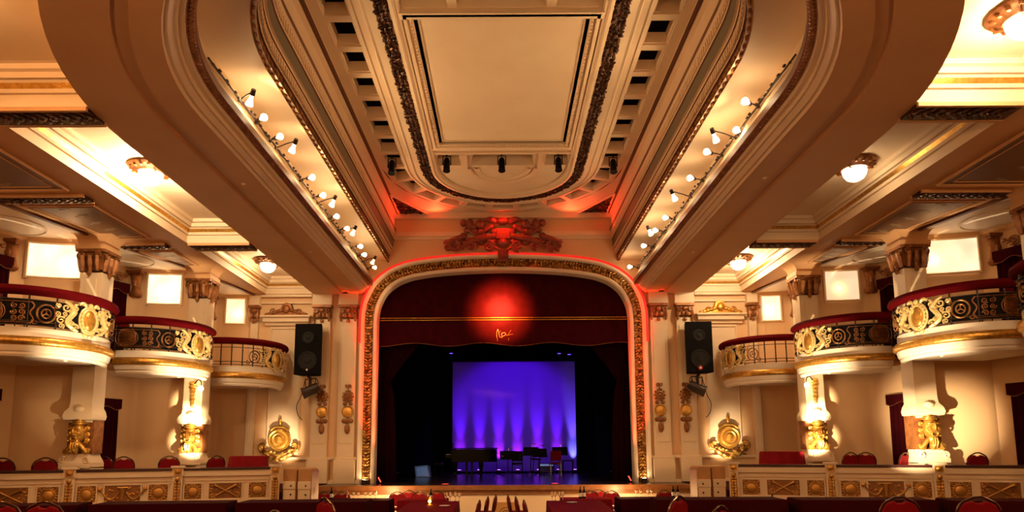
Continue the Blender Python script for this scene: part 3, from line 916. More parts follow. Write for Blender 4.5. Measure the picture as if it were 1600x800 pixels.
def herm(label, x, y, z0, z1, sx):
    org = (sx * x, y, z0)
    t = thing('wall_bracket', label, 'wall bracket', org)
    m = MB(org, sx)
    h = z1 - z0
    m.box(x - 10, x + 10, y - 9, y, z1 - h*.09, z1); m.box(x - 8, x + 8, y - 7, y, z1 - h*.15, z1 - h*.09)
    m.build('cap', BROWNGOLD, t)
    m = MB(org, sx); m.smooth = True
    rows = []
    for w, d, zz in ((4, 3, 0), (8, 6, .04), (9, 7, .12), (6.5, 6, .25), (5, 5, .45), (6, 6, .62), (7.5, 7, .76), (7, 6, .85)):
        rows.append([(x + w*cos(a), y - d*max(sin(a), 0) - .2, z0 + h*zz) for a in [PI*i/8 for i in range(9)]])
    m.grid(rows)
    m.ell((x, y - 6, z0 + h*.55), (3.5, 3, h*.16), None, 8, 6)
    m.build('herm_body', BROWNGOLD, t)
def leaf_scroll(label, a, b, z, sx):
    a = Vector((*a, z)); b = Vector((*b, z)); mid = (a + b)/2
    org = (sx*mid.x, mid.y, z)
    d = (b - a).normalized(); L = (b - a).length
    n = Vector((-d.y, d.x, 0));  n = -n if n.x > 0 else n
    t = MB(org, sx); t.smooth = True
    up = Vector((0, 0, 1))
    for s in (-1, 1):
        c = (a + b)/2 + d*(s*L*.22) + n*4.5
        t.tube([tuple(c + d*(q[0]*L*.16) + up*(6 + q[1]*6)) for q in spiral(0, 0, .15, 1, PI/2, s*1.5, 14)], 1.3, 5)
        for k in range(3):
            t.ell(tuple(c + d*(s*L*(.05 + .09*k)) + up*(3 + 3*k)), (3.5, 1.6, 2), (d, n, up), 7, 4)
    t.ell(tuple((a + b)/2 + n*2 + up*7), (4, 2, 6), (d, n, up), 8, 6)
    o = t.build('leaf_scroll', BROWNGOLD)
    tag(o, label, 'wall ornament')
for sx in (-1, 1):
    S = LBL_SIDE[sx]
    st = {(-1,1): 26, (-1,2): 26, (-1,3): 18, (1,1): 18, (1,2): 12, (1,3): 20}
    lit_panel('glowing square wall panel above the large %s balcony at the picture edge' % S, [(537, 701), (515, 708), (487, 713), (482, 713)], 194, 234, sx, st[(sx,1)]*.06)
    lit_panel('glowing square wall panel above the middle %s balcony' % S, [(476, 836), (455, 839), (432, 841)], 193, 234, sx, st[(sx,2)]*.06)
    lit_panel('narrow glowing wall panel above the %s balcony nearest the stage' % S, [(433, 979), (418, 981), (404, 983)], 194, 234, sx, st[(sx,3)]*.06)
    herm('brown carved bracket on the wall beside the glowing panel at the %s picture edge' % S, 547, 691, 197, 233, sx)
    herm('brown carved bracket on the wall above the middle %s balcony' % S, 488, 831, 200, 236, sx)
    herm('dark carved bracket on the wall above the %s balcony nearest the stage' % S, 451, 970, 197, 234, sx)
    leaf_scroll('brown gilded leaf scroll over the upper doorway at the %s picture edge' % S, (552, 682), (566, 640), 214, sx)
    leaf_scroll('brown gilded leaf scroll over the upper doorway by the middle %s balcony' % S, (500, 824), (516, 788), 219, sx)
    drape('door_curtain', 'dark red curtain in the upper doorway at the %s picture edge' % S, (548, 688), (566, 640), 112, 212, sx)
    drape('door_curtain', 'dark red curtain in the upper doorway behind the middle %s balcony' % S, (499, 825), (517, 784), 112, 217, sx)
    drape('door_curtain', 'dark red curtain in the lower doorway at the %s edge, below the large balcony' % S, (548, 688), (568, 630), -50, 66, sx)
    drape('door_curtain', 'dark red curtain in the lower doorway below the middle %s balcony' % S, (499, 825), (519, 776), -50, 65, sx)
    drape('door_curtain', 'dark red curtain in the lower doorway behind the lit column, %s side' % S, (458, 957), (469, 905), -50, 62, sx)

# ---- balconies
SCROLLG = mat('pale_gilding', (0.85, 0.63, 0.27), 0.35, 0.5)
BAL = [((505, 512), (508, 580), 80), ((480, 650), (465, 710), 75), ((441, 800), (406, 837), 75), ((395, 945), (392, 985), 55)]
PREV = [(551, 450), (508, 580), (465, 710), (406, 837)]
def balcony(k, sx, label):
    (xc, yc), (cx, cy), inn = BAL[k]
    r = 63.0; bx_, by_ = PREV[k]
    a0 = math.radians(280); a1 = PI - math.asin((cy - (24, 24, 15, 11)[k] - yc) / r)
    org = (sx * xc, yc, 88)
    t = thing('balcony', label, 'balcony', org, 'curved box balconies')
    A = lambda: MB(org, sx)
    N = 56
    ang = [a0 + (a1 - a0) * i / N for i in range(N + 1)]
    P = lambda rr, a, z: (xc + rr*cos(a), yc + rr*sin(a), z)
    close = [(cx - 17, cy - 15), (cx + min(inn, 62), cy - 14), (xc + inn - 4, yc - 40), (bx_ + 30, by_ + 8), (bx_ + 2, by_ + 6)]
    if k == 3: close = [(cx - 8, cy - 14), (438, cy - 14), (452, 940), (464, 880), (466, 845), (412, 842)]
    m = A(); m.smooth = True
    prof = [(44, 92), (54, 90.5), (58, 88), (61, 88), (62.5, 90), (62.5, 92), (64, 93), (65, 96), (65.5, 98.5)]
    m.grid([[P(q, a, z) for q, z in prof] for a in ang])
    prof = [(65, 107), (64, 109), (64, 115.5), (62, 116), (56, 115)]
    m.grid([[P(q, a, z) for q, z in prof] for a in ang])
    m.smooth = False
    m.poly([P(45, a, 92) for a in ang[::2]] + [(x, y, 92) for x, y in close])
    m.poly([P(58, a, 115) for a in ang[::2]] + [(x, y, 115) for x, y in close])
    m.smooth = True; m.tube([P(42, a, 91.8) for a in ang], .6, 5)
    m.build('floor_slab', IVORY, t, angle=28)
    m = A(); m.smooth = True
    prof = [(64.5, 98.3), (66.5, 98.6), (68.0, 100), (68.6, 102.5), (68.0, 105.2), (66.5, 106.8), (65, 107.2)]
    m.grid([[P(q, a, z) for q, z in prof] for a in ang])
    for a in (ang[0], ang[-1]): m.poly([P(q, a, z) for q, z in prof])
    m.build('gilded_rim', GOLD, t, angle=50)
    m = A(); m.smooth = True
    oc = [(65.6 + 4.8*cos(b), 150.8 + 4.8*sin(b)) for b in [2*PI*i/10 for i in range(11)]]
    m.grid([[P(q, a, z) for q, z in oc] for a in ang])
    for a in (ang[0], ang[-1]): m.poly([P(q, a, z) for q, z in oc[:-1]])
    m.build('handrail', RAILV, t, angle=60)
    # ironwork
    tm = math.radians(196.3)
    D = lambda s, z, o=0.0: P(66 + o, tm + s / 66, z)
    s0 = (a1 - tm) * 66; s1 = (a0 - tm) * 66
    plain = (k == 3)
    m = A(); m.smooth = True
    for z in ((117.5, 121, 142) if not plain else (117.5, 121.5)):
        m.tube([P(66, a, z) for a in ang], .55, 5)
    if plain:
        n_ = 5
        for i in range(n_ + 1):
            s = 26 + (s1 - 26) * i / n_
            m.tube([D(s, 115.5), D(s, 146.5)], .8, 6); m.ell(D(s, 120), (1.3, 1.3, 1.3), None, 6, 4); m.ell(D(s, 137), (1.2, 1.2, 1.2), None, 6, 4)
        m.tube([D(s, 141.5) for s in [26 + (s1 - 26)*i/20 for i in range(21)]], .5, 5)
    else:
        n_ = 7
        for i in range(n_ + 1):
            s = s0 + (s1 - s0) * i / n_
            m.tube([D(s, 115.5, -.8), D(s, 147, -.8)], .8, 6); m.ell(D(s, 119), (1.3, 1.3, 1.3), None, 6, 4)
    m.build('iron_bars', IRON, t)
    m = A(); m.smooth = True                                                   # dark backing sheet of the grille
    aa = [a0 + (a1 - a0)*i/40 for i in range(41)] if not plain else [tm + (26 + (s0 - 26)*i/20)/66 for i in range(21)]
    m.grid([[P(q, a, z) for q, z in ((65.2, 117.5), (65.2, 142), (64.6, 142), (64.6, 117.5), (65.2, 117.5))] for a in aa])
    m.build('backing_sheet', BLACK, t)
    # medallion
    m = A(); m.smooth = True
    ring = lambda rx, rz, o, rr, n=28: m.tube([D(rx*cos(2*PI*i/n), 128.5 + rz*sin(2*PI*i/n), o) for i in range(n)], rr, 6, closed=True)
    ring(7.6, 11.2, 1.4, 1.4); ring(10.0, 13.4, .8, 1.2)
    for i in range(20):
        m.ell(D(8.9*cos(2*PI*i/20), 128.5 + 12.4*sin(2*PI*i/20), 2.0), (1.0, 1.0, 1.0), None, 6, 4)
    md = m.build('medallion_ring', SCROLLG, t)
    m = A(); m.smooth = True
    nn = Vector((cos(tm), sin(tm), 0)); tt = Vector((-sin(tm), cos(tm), 0))
    m.ell(D(0, 128.5, 1.0), (6.8, 3.6, 10.2), (tt, nn, Vector((0, 0, 1))), 16, 10)
    m.build('medallion_boss', GOLD, t)
    # gilded scroll work either side
    m = A(); m.smooth = True
    def scr(s, z, R, a, turns, rr, o=0.4, n=16, taper=True):
        q = spiral(s, z, R*.12, R, a, turns, n)
        m.tube([D(u, v, o) for u, v in q], [rr*(.6 + .5*i/len(q)) for i in range(len(q))] if taper else rr, 5)
    def stem(pts, rr, o=0.8):
        q = catmull(pts, 5); L = len(q)
        m.tube([D(u, v, o) for u, v in q], [rr*(.45 + .75*sin(PI*(i + 1)/(L + 1))) for i in range(L)], 6)
    for s in (-1, 1):
        stem([(s*11, 116), (s*17, 119), (s*21, 124), (s*18, 130), (s*15, 135), (s*19, 141), (s*24, 144)], 2.3)
        scr(s*14, 120, 3.6, PI*.5, s*1.3, 1.1); scr(s*22, 138, 4.2, -PI*.5, -s*1.3, 1.1); scr(s*26, 125, 4.0, 0, s*1.4, .9)
        scr(s*13.5, 139, 3.5, 0, s*1.3, 1.0)
        for z in (118, 123, 129, 134, 140):
            m.ell(D(s*(15 + (z*7 % 5)), z, 1.2), (1.8, 1.8, 2.2), None, 6, 4)
        stem([(s*4, 142), (s*7, 145), (s*11, 143)], 1.6); stem([(s*5, 115), (s*3, 112.5), (0, 112)], 1.6)
    for s in (-1, 1):
        for q, (u, v, R, a) in enumerate(((17.5, 133, 2.6, 0), (23.5, 131.5, 2.4, 2), (25.5, 119.5, 2.6, 1), (18, 124.5, 2.2, 3), (29, 131, 2.6, 2), (28.5, 139.5, 2.3, 4))):
            scr(s*u, v, R, a, s*1.5, .75, .9)
    m.ell(D(0, 143.5, 1.2), (2.6, 2.6, 3.0), None, 8, 5)
    m.build('gilded_scrolls', SCROLLG, t)
    # wheels
    for s in ([38, -38] if not plain else [38]):
        if s < s0 + 6: s = -32
        m = A(); m.smooth = True
        m.tube([D(s + 7.2*cos(2*PI*i/24), 129.5 + 8.6*sin(2*PI*i/24), .4) for i in range(24)], .9, 5, closed=True)
        m.tube([D(s + 3.6*cos(2*PI*i/18), 129.5 + 4.4*sin(2*PI*i/18), .6) for i in range(18)], .7, 5, closed=True)
        for i in range(3):
            b = PI/2 + 2*PI*i/3
            m.tube([D(s, 129.5, .6), D(s + 3.6*cos(b), 129.5 + 4.4*sin(b), .6)], .6, 5)
        scr(s + 8, 121, 3, 0, 1.2, .7); scr(s - 8, 138, 3, PI, -1.2, .7)
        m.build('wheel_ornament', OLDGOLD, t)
    if not plain:                                                              # lattice, palmette
        m = A(); m.smooth = True
        q = catmull([(50, 140), (47.5, 136), (50.5, 129.5), (47.5, 123), (50, 119)], 4)
        m.tube([D(u, v, .3) for u, v in q], .7, 5)
        for (zz, b) in ((139.5, 0), (119.5, 0)):
            m.tube([D(50 + i*2.5, zz, .3) for i in range(20)], .45, 4)
        for i in range(2):
            for j in range(3):
                scr(57 + i*6, 123.5 + j*6, 2.8, j*1.2 + i*2, 1.5, .65, .3)
        for b in range(-5, 6):
            a = b*.26
            st = [(72, 129.5), (72 + 10*cos(a), 129.5 + 7*sin(a)), (72 + 20*cos(a*.55), 129.5 + 9.5*sin(a))]
            q = catmull(st, 3); m.tube([D(u, v, .3) for u, v in q], .6, 4)
            m.ell(D(*st[-1], .4), (1.1, 1.1, 1.1), None, 5, 3)
        m.tube([D(83 + 13*cos(2*PI*i/24), 129.5 + 10.5*sin(2*PI*i/24), .3) for i in range(24)], .5, 4, closed=True)
        m.build('palmette_grille', BROWNGOLD, t)
    m = A(); m.smooth = True
    m.lathe([(0, -3.2), (1.6, -2.8), (2.2, -1.2), (3.4, 0)], (xc - 36, yc - 8, 92), n=12)
    m.build('sprinkler', IVORY, t)
    return t
for sx in (-1, 1):
    S = LBL_SIDE[sx]
    balcony(1, sx, 'large curved balcony with red rail and gold medallion, nearest the %s picture edge' % S if sx < 0 else 'large curved balcony with red rail and gold medallion, largest one fully seen on the right')
    balcony(2, sx, 'middle curved balcony of the %s row, with gold medallion and wheel grille' % S)
    balcony(3, sx, 'small curved balcony with mostly plain iron bars, %s side nearest the stage' % S)
balcony(0, 1, 'balcony mostly cut off by the right picture edge, only red rail end showing')

PANELBG = mat('ochre_gilding', (0.30, 0.12, 0.03), 0.45, 0.3, noise=(8, (0.22, 0.08, 0.018), 0.8))
PANELGOLD = mat('relief_gilding', (0.55, 0.27, 0.06), 0.38, 0.6)
# ---- parapets of the side terraces
def parapet(sx, label):
    org = (sx * 404, 691, -100)
    t = thing('parapet', label, 'parapet', org)
    p0 = Vector(PAR[0]); p3 = Vector(PAR[3])
    d = (p3 - p0).normalized(); n = Vector((d.y, -d.x)); n = n if n.y < 0 else -n     # towards the pit
    L = (p3 - p0).length; step = L / 3
    F = lambda s, o, z: (p0.x + d.x*s + n.x*o, p0.y + d.y*s + n.y*o, z)
    def bx(m, s0, s1, o0, o1, z0, z1):
        c = [m.pt(F(s, o, z)) for z in (z0, z1) for s, o in ((s0, o0), (s1, o0), (s1, o1), (s0, o1))]
        for q in ((0,3,2,1),(4,5,6,7),(0,1,5,4),(1,2,6,5),(2,3,7,6),(3,0,4,7)): m.face([c[k] for k in q])
    A = lambda: MB(org, sx)
    m = A(); bx(m, 0, L, -8, 0, -100, -22); bx(m, 0, L, 0, 3, -29, -23); bx(m, 0, L, 0, 1.5, -34, -31.5); bx(m, 0, L, 0, 2, -60, -55); bx(m, 0, L, 0, 3, -100, -88)
    m.build('parapet_wall', PLASTER, t)
    m = A(); bx(m, -2, L + 2, -12, 4, -22.5, -20); m.build('coping', RAILTOP, t)
    N3 = Vector((n.x, n.y, 0)); D3 = Vector((d.x, d.y, 0)); Z = Vector((0, 0, 1))
    for i in range(4):
        s = step * i
        m = A()
        bx(m, s - 5.5, s + 5.5, -4, 5, -28, -18); bx(m, s - 7, s + 7, -5, 6.5, -19.5, -17.5); bx(m, s - 5, s + 5, 0, 4, -88, -28)
        po = m.build('post', PLASTER, t)
        m = A(); m.smooth = False
        bx(m, s - 3.8, s + 3.8, 5, 5.8, -27, -20.5)
        m.smooth = True
        m.ell(F(s, 6, -23.6), (3, 1.2, 2.6), (D3, N3, Z), 8, 5)
        m.ell(F(s, 5.5, -32), (2.6, 2.2, 3), (D3, N3, Z), 8, 6)
        for k in range(9):
            for q in (-1, 1):
                m.ell(F(s + q*1.7, 4.6, -36 - k*3.2), (1.9, 1.4, 2.0), (D3, N3, Z), 6, 4)
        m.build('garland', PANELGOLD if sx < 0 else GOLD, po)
    for i in range(3):
        b = step * i
        for j, (s0, s1) in enumerate(((.085, .28), (.345, .69), (.755, .935))):
            s0 = b + step*s0; s1 = b + step*s1
            c = (s0 + s1)/2; w = (s1 - s0)/2
            m = A(); m.smooth = False
            bx(m, s0, s1, 0, .5, -54.5, -36.5)
            m.m = 1
            for z in (-54.5, -36.5): bx(m, s0 - 1.2, s1 + 1.2, 0, 1.6, z - .6, z + .6)
            for s in (s0, s1): bx(m, s - .6, s + .6, 0, 1.6, -54.5, -36.5)
            m.m = 2; m.smooth = True
            if j != 1:
                m.ell(F(c, .6, -46.2), (w*.56, 1.0, 5.6), (D3, N3, Z), 20, 6)
                m.tube([F(c + w*.66*cos(2*PI*k/24), .9, -46 + 6.5*sin(2*PI*k/24)) for k in range(24)], .55, 5, closed=True)
                for k in range(18):
                    a = 2*PI*k/18
                    m.ell(F(c + w*.80*cos(a), .9, -46 + 7.9*sin(a)), (1.5, 1.0, 1.0), (D3, N3, Z), 6, 4)
                for q in (-1, 1):
                    for zz, v in ((-38.6, 1), (-53, -1)):
                        m.tube([F(c + q*(w*.78 + u*1.6), .9, zz + v*t_*1.3) for u, t_ in spiral(0, 0, .2, 1, 0, q*1.3, 10)], .45, 5)
            else:
                if i % 2 == 0:
                    for q in (-1, 1):
                        m.tube([F(c - q*w*.80, 1.4, -53.2), F(c + q*w*.45, 1.8, -41), F(c + q*w*.66, 1.9, -39.4)], [.6, 1.1, 2.4], 8)
                        m.tube([F(c - q*w*.80 + u*2.2, 1.2, -50 + v*2.2) for u, v in spiral(0, 0, .2, 1, 0, q*1.4, 10)], .5, 5)
                else:
                    m.tube([F(c, 1.2, -53), F(c, 1.6, -40)], [1.4, 2.2], 8); m.tube([F(c - 5, 1.4, -39.6), F(c + 5, 1.4, -39.6)], 1.0, 6)
                    for q in (-1, 1):
                        m.tube([F(c + q*u, 1.2, z) for u, z in catmull([(3, -44), (8, -51), (14, -50.5), (20, -42)], 4)], 1.0, 6)
                        m.ell(F(c + q*21, 1.2, -41), (2.6, 1.4, 2.6), (D3, N3, Z), 8, 5)
                rr = random.Random(i)
                for k in range(22):
                    q = 1 if k % 2 else -1
                    m.ell(F(c + q*rr.uniform(.25, .92)*w, .7, -46 + rr.uniform(-7.5, 7.5)), (1.5, .9, 1.0), (D3, N3, Z), 6, 4)
            m.build('relief_panel', [PANELBG, PLASTER, PANELGOLD], t)
    return t
for sx in (-1, 1):
    parapet(sx, 'cream parapet with gilded relief panels and posts below the %s balconies' % LBL_SIDE[sx])
# cream stair-end cabinets
for sx in (-1, 1):
    S = LBL_SIDE[sx]
    org = (sx * 243, 756, -100)
    t = thing('stair_cabinet', 'cream and ochre cabinet with rounded top at the stage end of the %s parapet' % S, 'cabinet', org)
    for x0, x1, y0 in ((222, 238, 748), (241, 257, 754)):
        m = MB(org, sx); m.smooth = True
        out = [(x0, -100), (x0, -27)] + [(x0 + 5 - 5*cos(a), -27 + 5*sin(a)) for a in [PI/2*i/6 for i in range(1, 7)]] + [(x1, -22), (x1, -100)]
        if x0 > 240: out = [(x0, -100), (x0, -24), (x0 + 2, -22), (x1, -22), (x1, -100)]
        m.smooth = False; m.plate(out, y0, y0 + 30)
        m.build('body', OAK, t, bevel=0.02)
        m = MB(org, sx)
        m.box(x0 + 1, x1 - 1, y0 - 1.2, y0, -58, -46); m.box(x0 + .5, x1 - .5, y0 - 2, y0, -46, -37)
        m.build('door_panel', PLASTER, t, bevel=0.01)
        m = MB(org, sx); m.smooth = True
        for z in (-42, -52): m.ell(((x0 + x1)/2 - 2, y0 - 2, z), (1.1, 1.1, 1.1), None, 8, 5)
        m.build('knob', IRON, t)

# ---- cresting over the arch
org = (0, 975, 300)
t = thing('crest', 'large dark red carved crest with blank square shield above the stage arch', 'wall ornament', org)
CR = mat('dark_red_carving', (0.30, 0.07, 0.04), 0.4, 0.25, noise=(10, (0.16, 0.03, 0.02), 0.8))
m = MB(org); m.box(-11, 11, 970, 977, 326, 343); m.build('shield', CR, t, bevel=0.01)
m = MB(org); m.smooth = True
V = Vector
for s in (-1, 1):
    m.tube(catmull([(s*8, 972, 352), (s*22, 970, 357), (s*36, 969, 352), (s*46, 970, 344), (s*58, 972, 352)], 5), [3 + 2.2*sin(k*.5) for k in range(21)], 7)
    m.ell((s*36, 969, 349), (7.5, 6, 8), None, 10, 7); m.ell((s*52, 970, 350), (6, 5, 9), None, 10, 7); m.ell((s*62, 972, 352), (6, 5, 6), None, 8, 6)
    m.tube(catmull([(s*20, 969, 345), (s*30, 968, 337), (s*44, 969, 333), (s*54, 970, 341)], 5), 2.4, 6)
    m.tube(catmull([(s*12, 969, 330), (s*28, 967, 326), (s*44, 967, 323), (s*56, 968, 317), (s*66, 970, 310)], 5), [4.5]*8 + [5]*8 + [3]*5, 8)
    m.tube(catmull([(s*58, 970, 330), (s*70, 968, 326), (s*82, 968, 321), (s*90, 970, 318)], 5), [3, 4] + [4.6]*12 + [2]*2, 8)
    for cx, cz, R in ((22, 313, 8.5), (50, 314, 6.5), (76, 314, 9), (86, 312, 6)):
        m.tube([(s*(cx + q[0]*R), 968, cz + q[1]*R) for q in spiral(0, 0, .12, 1, 0, s*1.8, 22)], [1.6 + .08*i for i in range(23)], 6)
        m.ell((s*cx, 971, cz), (R*.8, 4, R*.8), None, 10, 6)
    for k in range(9):
        m.ell((s*(16 + k*9), 971, 321 + 2.5*sin(k*2)), (6, 4.5, 4.5), None, 8, 5)
        m.ell((s*(14 + k*6), 972, 338 + 8*sin(k*1.3)), (6, 4, 5), None, 8, 5)
    m.tube([(s*26, 969, 310), (s*14, 968, 312), (s*6, 968, 306)], 2.2, 6)
m.ell((0, 968, 353), (10, 7, 6), None, 12, 7); m.ell((0, 969, 318), (9, 6, 8), None, 10, 6)
m.build('figure_work', CR, t)
m = MB(org); m.smooth = True
for k in range(-3, 4): m.ell((k*2.4, 969 - (3 - abs(k))*.6, 301), (1.5, 2, 9 - abs(k)), None, 7, 6)
m.box(-8, 8, 970, 975, 290, 297); m.build('tassel', CR, t)
# ================================================================== STAGE
DARKDRAPE = mat('near_black_drape', (0.010, 0.0012, 0.003), 0.9, spec=0.03)
# pelmet hung in the arch
def arch_z(x):
    xs = sorted((p for p in arch), key=lambda p: p[0])
    for (a, za), (b, zb) in zip(xs[:-1], xs[1:]):
        if a <= x <= b and b > a: return za + (zb - za)*(x - a)/(b - a)
    return 200
org = (0, 1004, 160)
t = thing('stage_pelmet', 'wine red pelmet with scalloped hem and gold braid filling the top of the arch', 'stage curtain', org)
m = MB(org); m.smooth = True
N = 120
fold = lambda i, am: am*sin(i*.9) + am*.5*sin(i*.37)
X = lambda i: -196 + 392*i/N
m.grid([[(X(i), 1006 + fold(i, 1.2), 200) for i in range(N+1)], [(X(i), 1005 + fold(i, .8), max(arch_z(X(i)) + 3, 201)) for i in range(N+1)]])
m.build('upper_drape', DRAPE, t, angle=60)
m = MB(org); m.smooth = True
hem = lambda i: 163 - 2.6*cos(i/N*PI*7.2)
m.grid([[(X(i), 1003 + fold(i, .5), hem(i)) for i in range(N+1)], [(X(i), 1003 + fold(i, .4), 202) for i in range(N+1)], [(X(i), 1006, 206) for i in range(N+1)]])
va = m.build('valance', DRAPE, t, angle=60)
m = MB(org); m.smooth = True
m.tube([(X(i), 1002.2, hem(i)) for i in range(N+1)], .45, 4)
m.build('hem_braid', BROWNGOLD, va)
for z in (202.5, 206):
    m = MB(org); m.smooth = True; m.tube([(X(i), 1001.6, z) for i in range(0, N+1, 4)], .7, 5); m.build('braid', GOLD, t)
m = MB(org); m.smooth = True                                                  # gold thread emblem
em = [[(-11, 172), (-12, 180), (-10, 187), (-8.5, 182), (-7.5, 176), (-4, 174), (-2, 176)], [(-11.4, 174), (-10.5, 168)], [(-7, 182), (-5.5, 185)],
      [(-3, 176), (-4.5, 179.5), (-1, 181.5), (2, 180.5), (1.5, 177), (-2, 176.5)], [(2, 181), (4.5, 177), (8, 181), (11, 185.5)], [(4.5, 177), (10, 178.5), (14, 179)], [(7, 173), (7, 169)]]
for c in em:
    m.tube([(x + 1, 1001.4, z) for x, z in catmull(c, 5)], .55, 5)
m.build('emblem', BROWNGOLD, va)
for sx in (-1, 1):                                                            # tied side curtains
    S = LBL_SIDE[sx]
    org = (sx*190, 1016, -52)
    edge = catmull([(128, 172), (140, 160), (158, 138), (176, 112), (180, 104), (176, 90), (172, 50), (170, 0), (169, -51)], 4)
    m = MB(org, sx); m.smooth = True
    rows = []
    for (xe, z) in edge:
        rows.append([(xe + (206 - xe)*k/16, 1016 + 3*sin(k*1.5)*(.3 + .7*k/16), z) for k in range(17)])
    m.grid(rows)
    o = m.build('stage_curtain', DARKDRAPE, angle=60)
    tag(o, 'dark stage curtain tied back at the %s inside edge of the arch' % S, 'stage curtain')
# projection cloth at the back
org = (21, 1368, -50)
SCREEN = mat('purple_lit_cloth', (0.20, 0.11, 0.46), 0.9, spec=0.0)  # pale cloth with some of the purple light put into its base colour
t = thing('cyclorama', 'pale backcloth at the rear of the stage glowing purple in vertical streaks', 'backcloth', org)
m = MB(org); m.grid([[(-110, 1368, -49), (-110, 1368, 184)], [(153, 1368, -49), (153, 1368, 184)]]); m.build('cloth', SCREEN, t)
m = MB(org); m.tube([(-113, 1368, 186), (156, 1368, 186)], 1.6, 8); m.build('batten', BLACK, t)
PURPLE = (0.22, 0.02, 1.0)
xs_led = [(-93, .8), (-52, .8), (-11, 1.0), (28, .9), (71, 1.0), (112, .8), (146, 1.0)]
for i, (x, k) in enumerate(xs_led):
    org = (x, 1340, -52)
    w = ['leftmost', 'second from the left', 'third from the left', 'middle', 'third from the right', 'second from the right', 'rightmost'][i]
    t = thing('stage_floodlight', 'small black floor floodlight before the purple backcloth, %s of seven' % w, 'stage light', org, 'floodlights under the backcloth')
    m = MB(org); m.box(x - 4, x + 4, 1336, 1344, -50, -45); m.box(x - 5, x + 5, 1338, 1342, -52, -50); m.build('housing', BLACK, t, bevel=.004)
    m = MB(org); m.box(x - 3.2, x + 3.2, 1338, 1343, -45, -44.4); m.build('lens', mat('led_lens', (.5, .2, 1), .3, emit=(.45, .12, 1.0), estr=6), t)
    col = PURPLE if i < 6 else (0.30, 0.25, 1.0)
    light('flood_beam', 'SPOT', W(x, 1346, -43), 1500 * k, col, 0.03, W(x, 1368, 70), 20, 1.0)
    light('flood_core', 'SPOT', W(x, 1350, -43), 330 * k, (0.6, 0.04, 1.0) if i < 6 else (.3, .5, 1), 0.03, W(x, 1368, -5), 32, 1.0)
light('cloth_wash', 'SPOT', W(21, 1180, 220), 620, (0.16, 0.004, 1.0), 0.3, W(21, 1368, 60), 75, 0.4)
# overhead lanterns
def lantern(x, y, z, label, lens=None):
    org = (x, y, z)
    t = thing('stage_lantern', label, 'stage light', org)
    m = MB(org); m.smooth = True
    m.tube([(x, y, z + 9), (x, y - 1, z + 6), (x, y - 3, z - 7), (x, y - 3.5, z - 9)], [2.6, 4.0, 4.2, 4.8], 12)
    m.build('housing', BLACK, t)
    m = MB(org); m.tube([(x - 5, y - 1, z), (x - 5, y - 1, z + 12), (x + 5, y - 1, z + 12), (x + 5, y - 1, z)], .8, 5); m.tube([(x, y - 1, z + 12), (x, y - 1, z + 18)], 1, 6)
    m.build('yoke', BLACK, t)
    if lens:
        m = MB(org); m.smooth = True; m.ell((x, y - 4, z - 9.4), (3.8, 3.8, .8), None, 12, 5); m.build('lens', lens, t)
BL = mat('dim_blue_lens', (.1, .05, .5), .2, emit=(.2, .08, 1.0), estr=1.2)
lantern(-104, 1260, 196, 'stage lantern with dim violet lens above the left of the backcloth', BL)
lantern(111, 1270, 196, 'stage lantern with dim violet lens above the right of the backcloth', BL)
lantern(131, 1270, 194, 'rightmost stage lantern with dim violet lens above the backcloth', BL)
lantern(-72, 786, 362, 'black lantern hanging in the left opening below the ceiling panel')
lantern(-1, 786, 362, 'black lantern hanging in the middle opening below the ceiling panel')
lantern(72, 786, 362, 'black lantern hanging in the right opening below the ceiling panel')
lantern(-143, 788, 360, 'black lantern hanging in a coffer at the left of the ceiling curve')
lantern(143, 788, 360, 'black lantern hanging in a coffer at the right of the ceiling curve')

# grand piano
PB = mat('black_lacquer', (0.002, 0.0015, 0.002), 0.25, spec=0.12)
org = (-58, 1240, -52)
t = thing('grand_piano', 'black grand piano with closed lid at the left of the purple backcloth', 'piano', org)
out = [(-100, 1215), (-100, 1268), (-62, 1272), (-48, 1262), (-30, 1250), (-16, 1244), (-14, 1232), (-24, 1220), (-44, 1216), (-70, 1215)]
o2 = catmull(out + [out[0]], 3)[:-1]
m = MB(org); m.prism(o2, -26, -2); m.build('case', PB, t, bevel=.01)
m = MB(org); m.prism([(-58 + (x + 58)*1.03, 1242 + (y - 1242)*1.03) for x, y in o2], -1.6, .6); m.build('lid', PB, t, bevel=.006)
m = MB(org); m.box(-111, -100, 1217, 1266, -18, -12); m.build('keybed', PB, t)
m = MB(org)
for k in range(36): m.box(-110, -102, 1219 + k*1.27, 1220.1 + k*1.27, -12, -11.2)
m.build('keyboard', WHITEP, t)
m = MB(org); m.box(-99, -97, 1222, 1260, .6, 9); m.build('music_desk', PB, t)
for x, y in ((-95, 1222), (-95, 1262), (-44, 1224)):
    m = MB(org); m.tube([(x, y, -26), (x, y, -31), (x, y, -46), (x, y, -50), (x, y, -52)], [4.6, 5.0, 2.6, 3.2, 1.6], 10); m.build('leg', PB, t)
m = MB(org); m.box(-74, -70, 1239, 1241, -48, -26); m.box(-64, -60, 1239, 1241, -48, -26); m.box(-75, -59, 1234, 1242, -51, -48); m.build('pedal_lyre', PB, t)
def stool(x, y, label):
    org = (x, y, -52); t = thing('piano_bench', label, 'bench', org)
    m = MB(org); m.box(x-8, x+8, y-16, y+16, -31, -27); m.build('seat', PB, t, bevel=.02)
    for a in (-1, 1):
        for b in (-1, 1):
            m = MB(org); m.tube([(x+a*6.5, y+b*14, -31), (x+a*6.5, y+b*14, -52)], [1.6, 1.1], 6); m.build('leg', PB, t)
stool(-126, 1240, 'black piano bench at the keyboard end of the grand piano')
